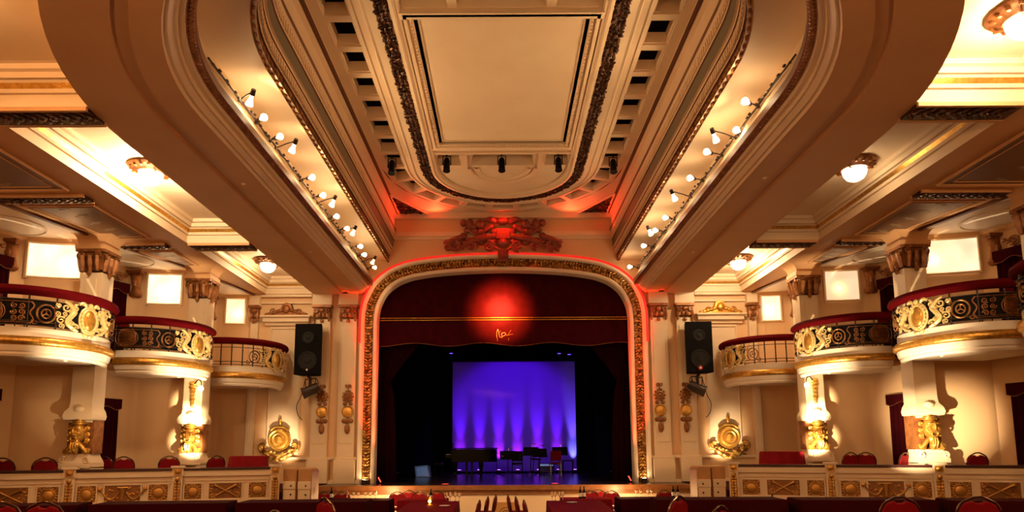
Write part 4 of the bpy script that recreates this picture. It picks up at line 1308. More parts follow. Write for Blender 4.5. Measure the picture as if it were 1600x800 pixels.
def music_stand(x, y, h, rz, label, lamp=True):
    org = (x, y, -52); t = thing('music_stand', label, 'music stand', org)
    Rm = Matrix.Translation((x, y, 0)) @ Matrix.Rotation(rz, 4, 'Z') @ Matrix.Translation((-x, -y, 0))
    m = MB(org); m.xf = Rm
    m.grid([[(x - 15, y - 1, h - 9), (x - 15, y + 4, h + 6)], [(x + 15, y - 1, h - 9), (x + 15, y + 4, h + 6)]])
    m.box(x - 15, x + 15, y - 4, y - 1, h - 10, h - 9); m.tube([(x - 15, y - 1, h - 9), (x + 15, y - 1, h - 9)], .5, 5); m.tube([(x - 15, y + 4, h + 6), (x + 15, y + 4, h + 6)], .5, 5)
    m.build('desk', BLACK, t)
    m = MB(org); m.tube([(x, y + 1, h - 4), (x, y + 1, -44)], .9, 6); m.build('stem', BLACK, t)
    m = MB(org)
    for k in range(3):
        a = 2*PI*k/3 + .4
        m.tube([(x, y + 1, -42), (x + 11*cos(a), y + 1 + 11*sin(a), -51.5)], .7, 5)
    m.build('tripod', CHROME if lamp else BLACK, t)
    if lamp:
        m = MB(org); m.xf = Rm; m.smooth = True; m.tube(catmull([(x + 2, y + 4, h + 6), (x + 2, y + 5, h + 12), (x + 6, y + 2, h + 13)], 4), .5, 5); m.ell((x + 7, y + 1, h + 12.4), (3, 1.5, 1.2), None, 8, 5)
        m.build('clip_lamp', CHROME, t)
music_stand(7, 1225, -12, .1, 'black music stand just right of the grand piano')
music_stand(51, 1240, -5, -.2, 'black music stand in the middle, rear one of the overlapping pair')
music_stand(67, 1222, -8, .25, 'black music stand in the middle, front one of the overlapping pair')
music_stand(109, 1264, -5, 0, 'rightmost music stand on the stage, beside the bright corner of the backcloth')
def stage_chair(x, y, rz, label, cm):
    org = (x, y, -52); t = thing('stage_chair', label, 'chair', org, rz=rz)
    m = MB((0, 0, 0)); m.box(-10, 10, -9, 10, 21, 24); m.build('seat', cm, t, bevel=.01).location = (0, 0, 0)
    for ch in list(t.children): ch.data.transform(Matrix.Translation((0, 0, 0)))
    m = MB((0, 0, 0)); m.box(-10.5, 10.5, -11, -9, 27, 46); o = m.build('backrest', cm, t, bevel=.015); o.location = (0, 0, 0)
    for a in (-1, 1):
        m = MB((0, 0, 0)); m.tube([(a*9.5, 9, 22), (a*10, 10, 0)], .8, 6); o = m.build('leg', CHROME, t); o.location = (0, 0, 0)
        m = MB((0, 0, 0)); m.tube([(a*9.5, -10.5, 45), (a*9.5, -9.5, 22), (a*10, -12, 0)], .8, 6); o = m.build('leg', CHROME, t); o.location = (0, 0, 0)
    m = MB((0, 0, 0)); m.tube([(-9.5, -9, 20.5), (9.5, -9, 20.5), (9.5, 9, 20.5), (-9.5, 9, 20.5)], .7, 5, closed=True); o = m.build('seat_frame', CHROME, t); o.location = (0, 0, 0)
stage_chair(25, 1245, 0, 'black stage chair behind the music stand right of the piano', BLACK)
stage_chair(98, 1250, .1, 'dark red stage chair in front of the rightmost music stand', VELVET)
org = (59, 1200, -52)                                                          # high stool in front of the pair
t = thing('bar_stool', 'tall stool with thin legs in front of the overlapping music stands', 'stool', org)
m = MB(org); m.lathe([(0, -22), (9, -22), (9.5, -20.5), (9, -19), (0, -18.6)], (59, 1200, 0), n=18); m.build('seat', BLACK, t)
for k in range(4):
    a = PI/4 + PI/2*k
    m = MB(org); m.tube([(59 + 6*cos(a), 1200 + 6*sin(a), -22), (59 + 9*cos(a), 1200 + 9*sin(a), -52)], .6, 5); m.build('leg', CHROME, t)
org = (84, 1290, -52)
t = thing('guitar_amplifier', 'small amplifier with pale lit front below the rightmost music stands', 'amplifier', org)
m = MB(org); m.box(69, 99, 1285, 1300, -50, -31); m.build('cabinet', BLACK, t, bevel=.01)
m = MB(org); m.box(71, 97, 1284.2, 1285, -48, -38); m.smooth = True
for cx in (78, 90): m.tube([(cx + 4.5*cos(2*PI*k/16), 1284, -43 + 4.5*sin(2*PI*k/16)) for k in range(16)], .5, 5, closed=True)
m.build('grille', mat('grey_grille', (.05, .05, .06), .7), t)
m = MB(org); m.box(71, 97, 1284.2, 1285, -36, -32); m.build('control_panel', mat('pale_blue_panel', (.3, .4, .5), .4, emit=(.25, .4, .6), estr=.35), t)
m = MB(org)
for x in (73, 95):
    for y in (1287, 1298): m.tube([(x, y, -50), (x, y, -52)], 1, 6)
m.build('rubber_feet', BLACK, t)
org = (124, 1262, -52)
t = thing('side_table', 'small dark table at the right beside the rightmost music stand', 'table', org)
m = MB(org); m.box(113, 135, 1252, 1272, -26, -24); m.build('tabletop', BLACK, t)
for x in (114.5, 133.5):
    for y in (1253.5, 1270.5):
        m = MB(org); m.tube([(x, y, -26), (x, y, -52)], .7, 5); m.build('leg', BLACK, t)
org = (-20, 1205, -52)
t = thing('microphone_stand', 'boom microphone stand at the tail of the grand piano', 'microphone stand', org)
m = MB(org); m.tube([(-14, 1205, -10), (-14, 1205, -50)], .6, 6); m.build('pole', BLACK, t)
m = MB(org); m.tube([(-32, 1205, -18), (-14, 1205, -8), (-4, 1205, -14)], .5, 6); m.build('boom', CHROME, t)
m = MB(org); m.smooth = True; m.ell((-3, 1205, -15), (2.4, 1.3, 1.3), None, 8, 5); m.build('microphone', CHROME, t)
m = MB(org)
for k in range(3):
    a = 2*PI*k/3; m.tube([(-14, 1205, -48), (-14 + 12*cos(a), 1205 + 12*sin(a), -51.5)], .6, 5)
m.build('tripod', BLACK, t)
# stage monitor wedge
org = (-146, 1180, -52)
t = thing('stage_monitor', 'wedge stage monitor with bluish front on the dark left of the stage', 'loudspeaker', org)
WB = mat('blue_lit_grille', (0.20, 0.28, 0.40), .5)  # blue light falling on the monitor is put into its colour
m = MB(org); a = [m.pt(c) for c in ((-160, 1172, -52), (-134, 1172, -52), (-134, 1196, -52), (-160, 1196, -52), (-164, 1180, -32), (-140, 1180, -30), (-136, 1194, -32), (-160, 1196, -34))]
for q in ((0,3,2,1), (4,5,6,7), (0,1,5,4), (1,2,6,5), (2,3,7,6), (3,0,4,7)): m.face([a[i] for i in q])
m.build('cabinet', mat('blue_lit_paint', (.10, .14, .20), .5), t, bevel=.02)  # cabinet colour carries the same blue light
m = MB(org); m.poly([(-157, 1171.6, -50), (-136, 1171.6, -50), (-141, 1178.6, -33), (-160, 1178.6, -34.5)]); m.build('grille', WB, t)
light('monitor_wash', 'SPOT', W(-150, 1040, 150), 260, (0.25, 0.55, 1.0), 0.1, W(-147, 1175, -45), 12, 0.8)
# small red floor fittings on the apron
REDL = mat('red_led', (.5, .02, .01), .3, emit=(1, .06, .03), estr=4)
for x, lab in ((-186, 'small red light bar on the stage at the left foot of the arch'), (188, 'small red light bar on the stage at the right foot of the arch')):
    org = (x, 972, -52); t = thing('light_bar', lab, 'stage light', org)
    m = MB(org); m.tube([(x - 2, 972, -42), (x + 2, 972, -50)], 1.6, 7); m.build('housing', BLACK, t)
    m = MB(org); m.tube([(x - 2.4, 970.4, -42.5), (x + 1.4, 970.4, -49.5)], .8, 6); m.build('tube', REDL, t)
for x, lab in ((-84, 'flat red footlight at the left of the stage lip'), (72, 'flat red footlight at the right of the stage lip')):
    org = (x, 925, -52); t = thing('footlight', lab, 'stage light', org)
    m = MB(org); m.lathe([(7, 0), (7, 1.2), (5.5, 1.6)], (x, 925, -52), n=16); m.build('housing', BLACK, t)
    m = MB(org); m.lathe([(5.5, 1.5), (3, 2.0), (0, 2.1)], (x, 925, -52), n=16); m.build('lens', mat('red_lens', (.5, .02, .01), .3, emit=(1, .06, .03), estr=1.5), t)

# wall loudspeakers by the arch
for sx in (-1, 1):
    S = LBL_SIDE[sx]
    cx = 293; y0 = 946; y1 = 968
    org = (sx*cx, 960, 110)
    t = thing('loudspeaker', 'tall black loudspeaker hung on the wall %s of the stage' % S, 'loudspeaker', org)
    m = MB(org, sx)
    m.prism([(cx - 20, y0), (cx + 20, y0), (cx + 15, y1), (cx - 15, y1)], 110, 187)
    m.build('cabinet', mat('black_speaker_cloth', (.004, .003, .003), .8, spec=.1), t, bevel=.012)
    m = MB(org, sx); m.smooth = True
    for z, r in ((166, 9), (131, 14)):
        disc_y(m, cx, y0, z, [(r, 0), (r, .8), (r*.85, 1.0), (r*.8, .3), (r*.35, .1), (r*.3, .9), (0, 1.2)], 24)
    m.build('driver', mat('speaker_cone', (.010, .008, .007), .6, spec=.2), t)
    m = MB(org, sx); m.smooth = True
    disc_y(m, cx, y0, 117, [(3.4, 0), (3.4, .9), (0, 1.1)], 16)
    bd = m.build('badge', mat('badge_red', (.5, .02, .03), .4) if sx > 0 else BLACK, t)
    m = MB(org, sx); m.smooth = True
    disc_y(m, cx, y0 - 1, 117, [(1.5, 0), (1.4, .4), (0, .5)], 12)
    m.build('badge_dot', WHITEP, bd)
    m = MB(org, sx); m.box(cx - 4, cx + 4, y1, 974, 140, 150); m.tube([(cx - 2, 966, 187), (cx - 2, 970, 194)], 1, 6); m.build('wall_bracket', IRON, t)
    org = (sx*288, 962, 76)                                                     # lantern slung below
    t = thing('stage_lantern', 'dark lantern with cables slung below the %s loudspeaker' % S, 'stage light', org)
    m = MB(org, sx); m.smooth = True
    m.tube([(278, 958, 94), (284, 957, 90), (296, 955, 84), (301, 954, 82)], [6, 7.5, 7.5, 9], 10); m.build('housing', IRON, t)
    m = MB(org, sx); m.tube([(292, 960, 92), (292, 962, 106), (296, 962, 109)], 2.2, 6); m.tube([(284, 958, 92), (284, 962, 106), (300, 962, 104), (298, 958, 90)], 1, 5); m.build('yoke', IRON, t)
    m = MB(org, sx); m.smooth = True; m.tube(catmull([(300, 964, 106), (304, 966, 92), (308, 968, 78), (314, 970, 66), (312, 970, 52), (306, 972, 44)], 5), .6, 5)
    m.tube(catmull([(284, 966, 106), (282, 968, 98), (286, 968, 90)], 4), .6, 5); m.build('cable', IRON, t)
# ================================================================== LAMPS OF THE HALL
BULB = mat('lit_bulb', (1, .9, .7), .3, emit=(1.0, .72, .40), estr=40)
BULBDIM = mat('lit_bulb_soft', (1, .85, .6), .3, emit=(1.0, .62, .26), estr=9)
BOWL = mat('lit_opal_glass', (1, .9, .7), .3, emit=(1.0, .74, .42), estr=16)
BOWLDIM = mat('lit_opal_glass_soft', (1, .9, .7), .3, emit=(1.0, .74, .42), estr=7)
BOWLOFF = mat('opal_glass', (.8, .7, .55), .25)
def ceiling_light(sx, x, y, label, power, bm):
    z = 266; org = (sx*x, y, z - 14)
    t = thing('ceiling_light', label, 'ceiling light', org)
    m = MB(org, sx); m.smooth = True
    m.lathe([(4, 0), (19, 0), (20, -1.5), (18.5, -3), (17, -3.5), (14, -6), (12, -7), (10.5, -6.5)], (x, y, z), n=32)
    for k in range(16):
        a = 2*PI*k/16
        m.ell((x + 16*cos(a), y + 16*sin(a), z - 4), (2.6, 1.6, 1.6), (V((cos(a), sin(a), 0)), V((-sin(a), cos(a), 0)), V((0, 0, 1))), 6, 4)
    for k in range(4):
        a = PI/4 + PI/2*k
        m.tube([(x + 18*cos(a), y + 18*sin(a), z - 3), (x + 14*cos(a), y + 14*sin(a), z - 8), (x + 10.4*cos(a), y + 10.4*sin(a), z - 8)], 1.0, 5)
    m.build('gilded_pan', BROWNGOLD, t)
    m = MB(org, sx); m.smooth = True
    m.lathe([(10.5, -6), (10.8, -8), (9.8, -12), (7.5, -15.5), (4, -17.5), (0, -18)], (x, y, z), n=28)
    m.build('glass_bowl', bm, t)
    if power:
        light('coffer_light', 'POINT', W(sx*x, y, z - 12), power, PALE, 0.26)
ceiling_light(-1, 333, 577, 'overbright round ceiling light in the left coffer nearest the viewer', 950, BOWL)
ceiling_light(-1, 333, 880, 'round ceiling light in the left coffer beside the stage wall', 150, BOWL)
ceiling_light(1, 322, 363, 'big glaring round ceiling light at the top right corner', 520, BOWL)
ceiling_light(1, 333, 577, 'softly lit round ceiling light in the dim right coffer', 42, BOWLDIM)
ceiling_light(1, 333, 880, 'round ceiling light in the bright right coffer beside the stage wall', 420, BOWL)

light('coffer_light', 'POINT', W(-333, 320, 254), 70, WARM, 0.26)      # added fill to brighten the left bay, unseen above the frame
# strings of spot lamps lying in the light cove
LEFT = [(375,165,1),(415,183,.8),(440,213,.25),(457,238,1.2),(490,277,2),(507,305,.9),(519,322,2),(528,338,1),(544,357,.4),(551,367,.4),(565,385,1.3),(571,398,.9),(582,412,.4),(587,418,.3)]
RIGHT = [(1166,158,1.6),(1157,203,.9),(1122,222,1),(1105,237,1.2),(1079,278,1.3),(1057,313,1.3),(1040,340,.6),(1024,360,.8),(1019,367,.7),(1006,384,.6),(984,417,.5)]
ORD = ['first', 'second', 'third', 'fourth', 'fifth', 'sixth', 'seventh', 'eighth', 'ninth', 'tenth', 'eleventh', 'twelfth', 'thirteenth', 'last']
def spot(px, py, k, label, sx, i):
    h = 700 - py + (787 - px) * .0055 ; u = abs(787 - px)
    z = 273.0
    x = min(max(u / (h*.992) * z, 190), 203); y = (1017/h - .13)*z
    y = min(y, 974)
    org = (sx*x, y, z)
    t = thing('spot_lamp', label, 'spot lamp', org, 'spot lamps strung along the cove')
    aim = V((-.6, -.75, -.25)) if i % 3 else V((.5, .6, -.62))
    aim.normalize()
    c = V((x, y, z))
    m = MB(org, sx); m.smooth = True
    P = [c - aim*q for q in (0.5, 2, 5, 8, 10)]
    m.tube([tuple(p) for p in P], [3.0, 2.7, 1.6, 1.3, .7], 10)
    m.build('reflector_lamp', BULBDIM if k < .5 else BULB, t)
    m = MB(org, sx); m.smooth = True
    m.tube([tuple(c - aim*q) for q in (9, 10, 14)], [2.0, 2.1, 1.9], 8)
    b = c - aim*12
    m.tube([tuple(b), ((b.x + 209)/2, b.y + 1, min(b.z, 278)), (209, b.y + 3, 275)], .6, 5)
    m.ell((208.8, b.y + 3, 275), (1.6, 1.8, 1.6), None, 6, 5)
    m.build('socket', IRON, t)
    p = c + aim*2.5
    light('spot_lamp_glow', 'POINT', W(sx*p.x, p.y, p.z), 1.3*k, WARM, .07)
    light('spot_lamp_beam', 'SPOT', W(sx*p.x, p.y, p.z), 75*k, AMBER, .06, W(sx*(p.x - 75), p.y - 25, p.z + 50), 84, .8)
for i, (px, py, k) in enumerate(LEFT):
    spot(px, py, k, 'spot lamp in the left cove, %s from the viewer end of the string' % ORD[i], -1, i)
for i, (px, py, k) in enumerate(RIGHT):
    spot(px, py, k, 'spot lamp in the right cove, %s from the viewer end of the string' % (ORD[i] if i < 10 else 'last'), 1, i + 1)
for sx in (-1, 1):
    rr = random.Random(5 + sx)
    m = MB(sx=sx); m.smooth = True
    pts = [(208 + rr.uniform(-1.2, .3), 425 + 12*k, 275 + rr.uniform(-2, 1)) for k in range(46)]
    m.tube(catmull(pts, 2), .6, 5)
    m.tube([(209.8, 425, 277.5), (209.8, 975, 277.5)], .8, 6)
    for k in range(60):
        y = 430 + 9*k + rr.uniform(-3, 3)
        m.ell((207.6 + rr.uniform(-1.5, .5), y, 276 + rr.uniform(-2, 1.5)), (1.3, 2.4, 1.0), None, 5, 4)
    o = m.build('lamp_cable', IRON); tag(o, 'dark tangled lamp cable along the %s ceiling cove' % LBL_SIDE[sx], 'cable')

# small shaded lamp on the lit column foot, one each side
for sx in (-1, 1):
    S = LBL_SIDE[sx]
    org = (sx*392, 812, 76)
    t = thing('sconce', 'small glaring lamp on the lit column under the %s middle balcony' % S, 'wall light', org)
    m = MB(org, sx); m.smooth = True
    m.tube(catmull([(398, 820, 84), (392, 816, 89), (386, 812, 86), (385, 811, 80)], 4), .8, 6); m.build('arm', IRON, t)
    m = MB(org, sx); m.smooth = True; m.ell((385, 810, 77), (3.0, 3.0, 3.4), None, 10, 7); m.build('bulb', BULB, t)
    light('sconce_light', 'POINT', W(sx*385, 806, 76), 26, PALE, .08)
# gilding uplights at the feet of the arch
for sx in (-1, 1):
    S = LBL_SIDE[sx]
    org = (sx*210, 976, -52)
    t = thing('uplight', 'small warm uplight at the %s foot of the gilded arch' % S, 'uplight', org)
    m = MB(org, sx); m.lathe([(0, 0), (4.5, 0), (4.5, 5), (3.8, 6)], (210, 974, -52), n=14); m.build('can', IRON, t)
    m = MB(org, sx); m.lathe([(3.8, 5.8), (0, 6.2)], (210, 974, -52), n=14); m.build('lens', BULB, t)
    light('uplight_beam', 'SPOT', W(sx*210, 973, -44), 50 if sx < 0 else 34, WARM, .05, W(sx*210, 982, 20), 50, 1.0)
# trophy spotlights and column spotlights (stage-edge and parapet fittings)
for sx in (-1, 1):
    S = LBL_SIDE[sx]
    k = 1.0
    light('trophy_beam', 'SPOT', W(sx*312, 905, -50), 800, PALE, .06, W(sx*336, 985, 12), 40, 1.0)
    light('column_beam', 'SPOT', W(sx*335, 735, -15), 3600, PALE, .04, W(sx*402, 828, 44), 17, 1.0)
    light('column_beam', 'SPOT', W(sx*335, 735, -15), 3000, PALE, .04, W(sx*402, 828, 6), 19, 1.0)
    light('balcony_beam', 'SPOT', W(sx*300, 560, -60), 2600 if sx > 0 else 2300, PALE, .05, W(sx*424, 640, 116), 30, 1.0)
    light('balcony_beam', 'SPOT', W(sx*285, 680, -60), 2600, PALE, .05, W(sx*385, 780, 116), 30, 1.0)
    light('balcony_beam', 'SPOT', W(sx*270, 800, -60), 1500 if sx > 0 else 300, PALE, .05, W(sx*333, 905, 114), 18, 1.0)
light('column_beam', 'SPOT', W(330, 590, -15), 2900, PALE, .04, W(460, 706, 16), 34, 1.0)
light('column_beam', 'SPOT', W(-330, 590, -15), 260, PALE, .04, W(-460, 706, 30), 26, 1.0)
# red light on the crest, the ceiling end and the arch
light('crest_red', 'SPOT', W(0, 932, 367), 110, RED, .12, W(0, 972, 322), 105, .8)
for x, k in ((-105, 1), (0, 1.6), (105, 1)):
    light('ceiling_red', 'SPOT', W(x, 972, 352), 150 * k, RED, .08, W(x*1.05, 945, 372), 130, .8)
for sx in (-1, 1):
    light('corner_red', 'SPOT', W(sx*150, 960, 348), 22, RED, .10, W(sx*172, 950, 362), 130, .8)
    light('soffit_red', 'SPOT', W(sx*232, 945, 150), 40, RED, .1, W(sx*232, 972, 245), 60, .9)
    light('arch_red', 'SPOT', W(sx*172, 962, -48), 2200, RED, .05, W(sx*210, 983, 50), 17, 1.0)
    light('arch_red', 'SPOT', W(sx*172, 962, -48), 9000, RED, .05, W(sx*210, 983, 150), 14, 1.0)
    light('stage_front_beam', 'SPOT', W(sx*190, 660, 266), 2500, WARM, .06, W(sx*95, 905, -84), 34, 1.0)
bead_line = arch_off(25.5)
BEADGLOW = mat('red_bead_glow', (.5, .01, .01), .4, emit=(1.0, .025, .015), estr=.75)  # emissive bead added in place of red light on the arch edge
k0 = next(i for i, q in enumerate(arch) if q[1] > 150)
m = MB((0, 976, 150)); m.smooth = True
m.tube([(x, 975.2, z) for x, z in bead_line[k0:len(bead_line) - k0]], 1.7, 6)
tag(m.build('bead_glow', BEADGLOW), 'red glowing bead added for the red light on the outer edge of the stage arch', 'added glow')
light('arch_corner_beam', 'SPOT', W(-120, 860, -45), 800, WARM, .05, W(-196, 983, 245), 9, .9)
light('pelmet_spot', 'SPOT', W(0, 640, 216), 42000, (1.0, 0.25, 0.05), .3, W(-5, 1004, 216), 17, 1.0)
light('pelmet_spot', 'SPOT', W(0, 640, 216), 60000, (1.0, 0.7, 0.2), .2, W(-5, 1004, 220), 8, 1.0)
for sx in (-1, 1):
    light('pit_fill', 'POINT', W(sx*160, 872, -62), 75, WARM, .1)  # added fill to brighten the stage front and far soffits

# small fittings on the ceilings
def ceiling_fitting(x, y, z, label, r):
    m = MB((x, y, z)); m.smooth = True
    m.lathe([(0, -r*.55), (r*.55, -r*.5), (r*.8, -r*.2), (r, 0)], (x, y, z), n=18)
    tag(m.build('ceiling_fitting', PLASTER), label, 'ceiling fitting')
ceiling_fitting(-111, 618, 370, 'round detector on the left border beside the coffers', 4.5)
ceiling_fitting(109, 618, 370, 'round detector on the right border beside the coffers', 4.5)
ceiling_fitting(-236, 557, 240, 'small sprinkler on the left soffit nearer the viewer', 2.2)
ceiling_fitting(-236, 760, 240, 'small sprinkler on the left soffit nearer the stage', 2.2)
ceiling_fitting(236, 550, 240, 'small sprinkler on the right soffit nearer the viewer', 2.2)
ceiling_fitting(236, 770, 240, 'small sprinkler on the right soffit nearer the stage', 2.2)
# ================================================================== FURNITURE
def rounded(pts, n=4): return catmull(pts, n)
FRAME = mat('dark_chair_frame', (0.16, 0.10, 0.07), .22, .9)
def make_chair(label, group, loc, rz, cm=None, H=.88):
    """banquet chair, faces +y, dome back with hand hole"""
    cm = cm or VELVET
    t = thing('banquet_chair', label, 'chair', loc, group, rz, metres=True)
    m = MB(p=False)
    out = [(-.21, -.20), (-.22, .10), (-.19, .21), (.19, .21), (.22, .10), (.21, -.20)]
    m.prism(out, .42, .48); m.build('seat', cm, t, bevel=.018)
    m = MB(p=False)                                   # backrest: dome, slightly tilted
    dome = [(-.20, .50), (-.215, .62), (-.21, .70), (-.17, .78), (-.10, .815), (-.055, .822)]
    slot = [(-.045, .80), (0, .795), (.045, .80)]
    d = dome + slot + [(-x, z) for x, z in reversed(dome)]
    m.xf = Matrix.Translation((0, -.20, .5)) @ Matrix.Rotation(math.radians(9), 4, 'X') @ Matrix.Translation((0, .0, -.5))
    m.plate(d, -.028, .028)
    m.build('backrest', cm, t, bevel=.015)
    m = MB(p=False); m.smooth = True; m.xf = Matrix.Translation((0, -.20, .5)) @ Matrix.Rotation(math.radians(9), 4, 'X') @ Matrix.Translation((0, 0, -.5))
    hoop = catmull([(-.205, 0, .44), (-.225, 0, .62), (-.22, 0, .71), (-.175, 0, .795), (-.10, 0, .84), (-.05, 0, .865), (0, 0, .872), (.05, 0, .865), (.10, 0, .84), (.175, 0, .795), (.22, 0, .71), (.225, 0, .62), (.205, 0, .44)], 3)
    m.tube(hoop, .014, 7); m.build('back_frame', FRAME, t)
    for a in (-1, 1):
        m = MB(p=False); m.tube([(a*.19, .18, .43), (a*.20, .19, 0)], .012, 6); m.build('leg', FRAME, t)
        m = MB(p=False); m.tube([(a*.19, -.19, .46), (a*.20, -.26, 0)], .012, 6); m.build('leg', FRAME, t)
    return t
first = {}
def chair(x, y, z, rz, label, group, cm=None):
    key = cm.name if cm else 'v'
    loc = W(x, y, z)
    if key not in first:
        first[key] = make_chair(label, group, loc, rz, cm)
        return first[key]
    return dup(first[key], loc, rz, label, group)
def cloth_rect(label, cx, cy, z0, zt, wx, wy, rz, group, drop=None, cm=None):
    loc = W(cx, cy, z0)
    t = thing('banquet_table', label, 'table', loc, group, rz, metres=True)
    H = (zt - z0)*U; a, b = wx*U/2, wy*U/2
    m = MB(p=False); m.smooth = True
    n = 16
    per = [(-a + 2*a*i/n, -b, 0, -1) for i in range(n)] + [(a, -b + 2*b*i/n, 1, 0) for i in range(n)] + [(a - 2*a*i/n, b, 0, 1) for i in range(n)] + [(-a, b - 2*b*i/n, -1, 0) for i in range(n)]
    rows = []
    for z, o, am in ((H, -.02, 0), (H - .004, .006, 0), (H - .03, .014, .002), (H*.5, .03, .014), (.03, .05, .028)):
        rows.append([(x + nx*(o + am*sin(i*1.9)), y + ny*(o + am*sin(i*1.9)), z) for i, (x, y, nx, ny) in enumerate(per)])
    m.grid(rows, closed=True)
    m.smooth = False
    m.poly([(x - nx*.02, y - ny*.02, H) for x, y, nx, ny in per])
    m.build('tablecloth', cm or CLOTH, t, angle=50)
    m = MB(p=False); m.box(-a + .02, a - .02, -b + .02, b - .02, H - .03, H - .006); m.build('tabletop', OAK, t)
    for p in (-1, 1):
        for q in (-1, 1):
            m = MB(p=False); m.tube([(p*(a - .08), q*(b - .08), H - .03), (p*(a - .08), q*(b - .08), 0)], .02, 6); m.build('leg', FRAME, t)
    return t
def cloth_round(label, cx, cy, z0, zt, r, group):
    loc = W(cx, cy, z0); t = thing('round_table', label, 'table', loc, group, metres=True)
    H = (zt - z0)*U; R = r*U
    m = MB(p=False); m.smooth = True; n = 64; rows = []
    for z, rr, am in ((H, R - .02, 0), (H - .006, R, 0), (H - .04, R + .01, .004), (H*.5, R + .03, .03), (.02, R + .05, .05)):
        rows.append([((rr + am*sin(k*2*PI*11/n))*cos(2*PI*k/n), (rr + am*sin(k*2*PI*11/n))*sin(2*PI*k/n), z) for k in range(n)])
    m.grid(rows, closed=True); m.smooth = False
    m.poly([((R - .02)*cos(2*PI*k/n), (R - .02)*sin(2*PI*k/n), H) for k in range(n)])
    m.build('tablecloth', VELVET, t, angle=50)
    m = MB(p=False); m.lathe([(0, H - .03), (R - .03, H - .03), (R - .03, H - .008), (0, H - .008)], n=24); m.build('tabletop', OAK, t)
    m = MB(p=False); m.lathe([(0, 0), (.22, 0), (.22, .03), (.04, .06), (.04, H - .03)], n=12); m.build('pedestal', FRAME, t)
    return t
ZT, ZP, ZB = -73, -100, -51
# raised rear tier: long draped tables with fronts coloured as in shade, chairs this side of them
TIER = [(-1, 138, 453, 90, 'nearest the aisle'), (-1, 232, 447, 90, 'second from the aisle'), (-1, 325, 434, 90, 'third from the aisle'), (-1, 416, 412, 90, 'at the picture edge'),
        (1, 148, 455, 90, 'nearest the aisle'), (1, 243, 446, 90, 'second from the aisle'), (1, 336, 430, 90, 'third from the aisle'), (1, 424, 408, 90, 'at the picture edge')]
for i, (s, x, y, w, lab) in enumerate(TIER):
    rz = -s * (.03, .09, .19, .27)[i % 4]
    cloth_rect('long table with shade-darkened crimson cloth in the %s front row, %s' % (LBL_SIDE[s], lab), s*x, y, ZT, -35.5, w - (3.5 if i % 4 < 2 else 8), 26, rz, 'draped tables along the raised tier', cm=SHADECLOTH)
near = [(-269, 392, .1, 'red chair back at the bottom left corner, dome top showing'), (-297, 392, .25, 'red chair at the lower left edge, mostly cut off'),
        (233, 395, -.1, 'red domed chair back at the bottom, right of centre, largest of the right pair'), (279, 392, -.25, 'red domed chair back at the bottom right, nearest the corner'),
        (-102, 325, -.75, 'chair turned sideways at the bottom edge, left of centre'), (-100, 405, -.8, 'chair with thin bright frame, sideways beside the left tables'),
        (97, 405, .8, 'chair with thin bright frame, sideways beside the right tables'), (100, 338, .75, 'chair turned sideways at the bottom edge, right of centre'),
        (107, 300, .1, 'chair of which only the frame top peeks in at the bottom, left one of two'), (146, 300, .1, 'chair of which only the frame top peeks in at the bottom, right one of two')]
for i, (x, y, rz, lab) in enumerate(near):
    chair(x, y, ZT, rz, lab, 'chairs on the raised tier')
# pit: two tables running towards the stage either side of the aisle
cloth_rect('red clothed table left of the central aisle', -80, 694, ZP, -62, 56, 156, .02, 'tables beside the aisle')
cloth_rect('red clothed table right of the central aisle', 79, 694, ZP, -62, 62, 156, -.03, 'tables beside the aisle')
for s in (-1, 1):
    for j, (x, y, z_) in enumerate(((20, 792, 'far'), (29, 764, 'middle'), (37, 715, 'near'))):
        lab = 'dark red chair at the %s side of the central aisle, %s one of three' % (LBL_SIDE[s], {'far': 'farthest', 'middle': 'middle', 'near': 'nearest'}[z_])
        chair(s*x - 3, y, ZP, s*PI/2*-1 + s*.12, lab, 'chairs along the central aisle')
pit = [(-1, 180, 806, 80), (-1, 290, 655, 60), (-1, 100, 806, 58), (1, 180, 806, 80), (1, 290, 655, 60), (1, 100, 806, 58)]
for i, (s, x, y, w) in enumerate(pit):
    cloth_rect('crimson clothed table in the pit before the stage, %s side, %s' % (LBL_SIDE[s], ('middle', 'outermost', 'innermost')[i % 3]), s*x, y, ZP, -62, w, 40, 0, 'tables in the pit', cm=SHADECLOTH if x > 200 or w > 70 else CLOTH)
pc = [(-214, 846, 0, 'domed red chair in the pit below the cream stage front, left, larger of two'), (-237, 852, .1, 'domed red chair in the pit below the cream stage front, far left, smaller of two'),
      (-243, 706, .1, 'domed chair top showing before the left cream cabinet'), (-141, 846, 0, 'domed red chair below the stage front, left of the two close together'),
      (-128, 873, .15, 'pair of chair tops below the stage front, left one'), (-113, 845, -.1, 'pair of chair tops below the stage front, right one'), (-87, 856, .3, 'dark chair top just left of the candle lamp'),
      (113, 846, 0, 'dark red chair below the stage front right of the aisle, left one of three'), (127, 868, 0, 'dark red chair below the stage front right of the aisle, middle one of three'), (142, 846, .1, 'dark red chair below the stage front right of the aisle, right one of three'),
      (211, 846, 0, 'rounded red chair top before the right end of the stage front'), (234, 706, 0, 'domed red chair before the right cream cabinet'), (313, 700, 0, 'small domed chair top below the right parapet, near its second post'),
      (353, 678, 0, 'domed red chair below the right parapet trumpet panel, left one'), (428, 625, -.1, 'small domed chair below the last right post')]
for x, y, rz, lab in pc:
    chair(x, y, ZP, PI + rz, lab, 'chairs in the pit')
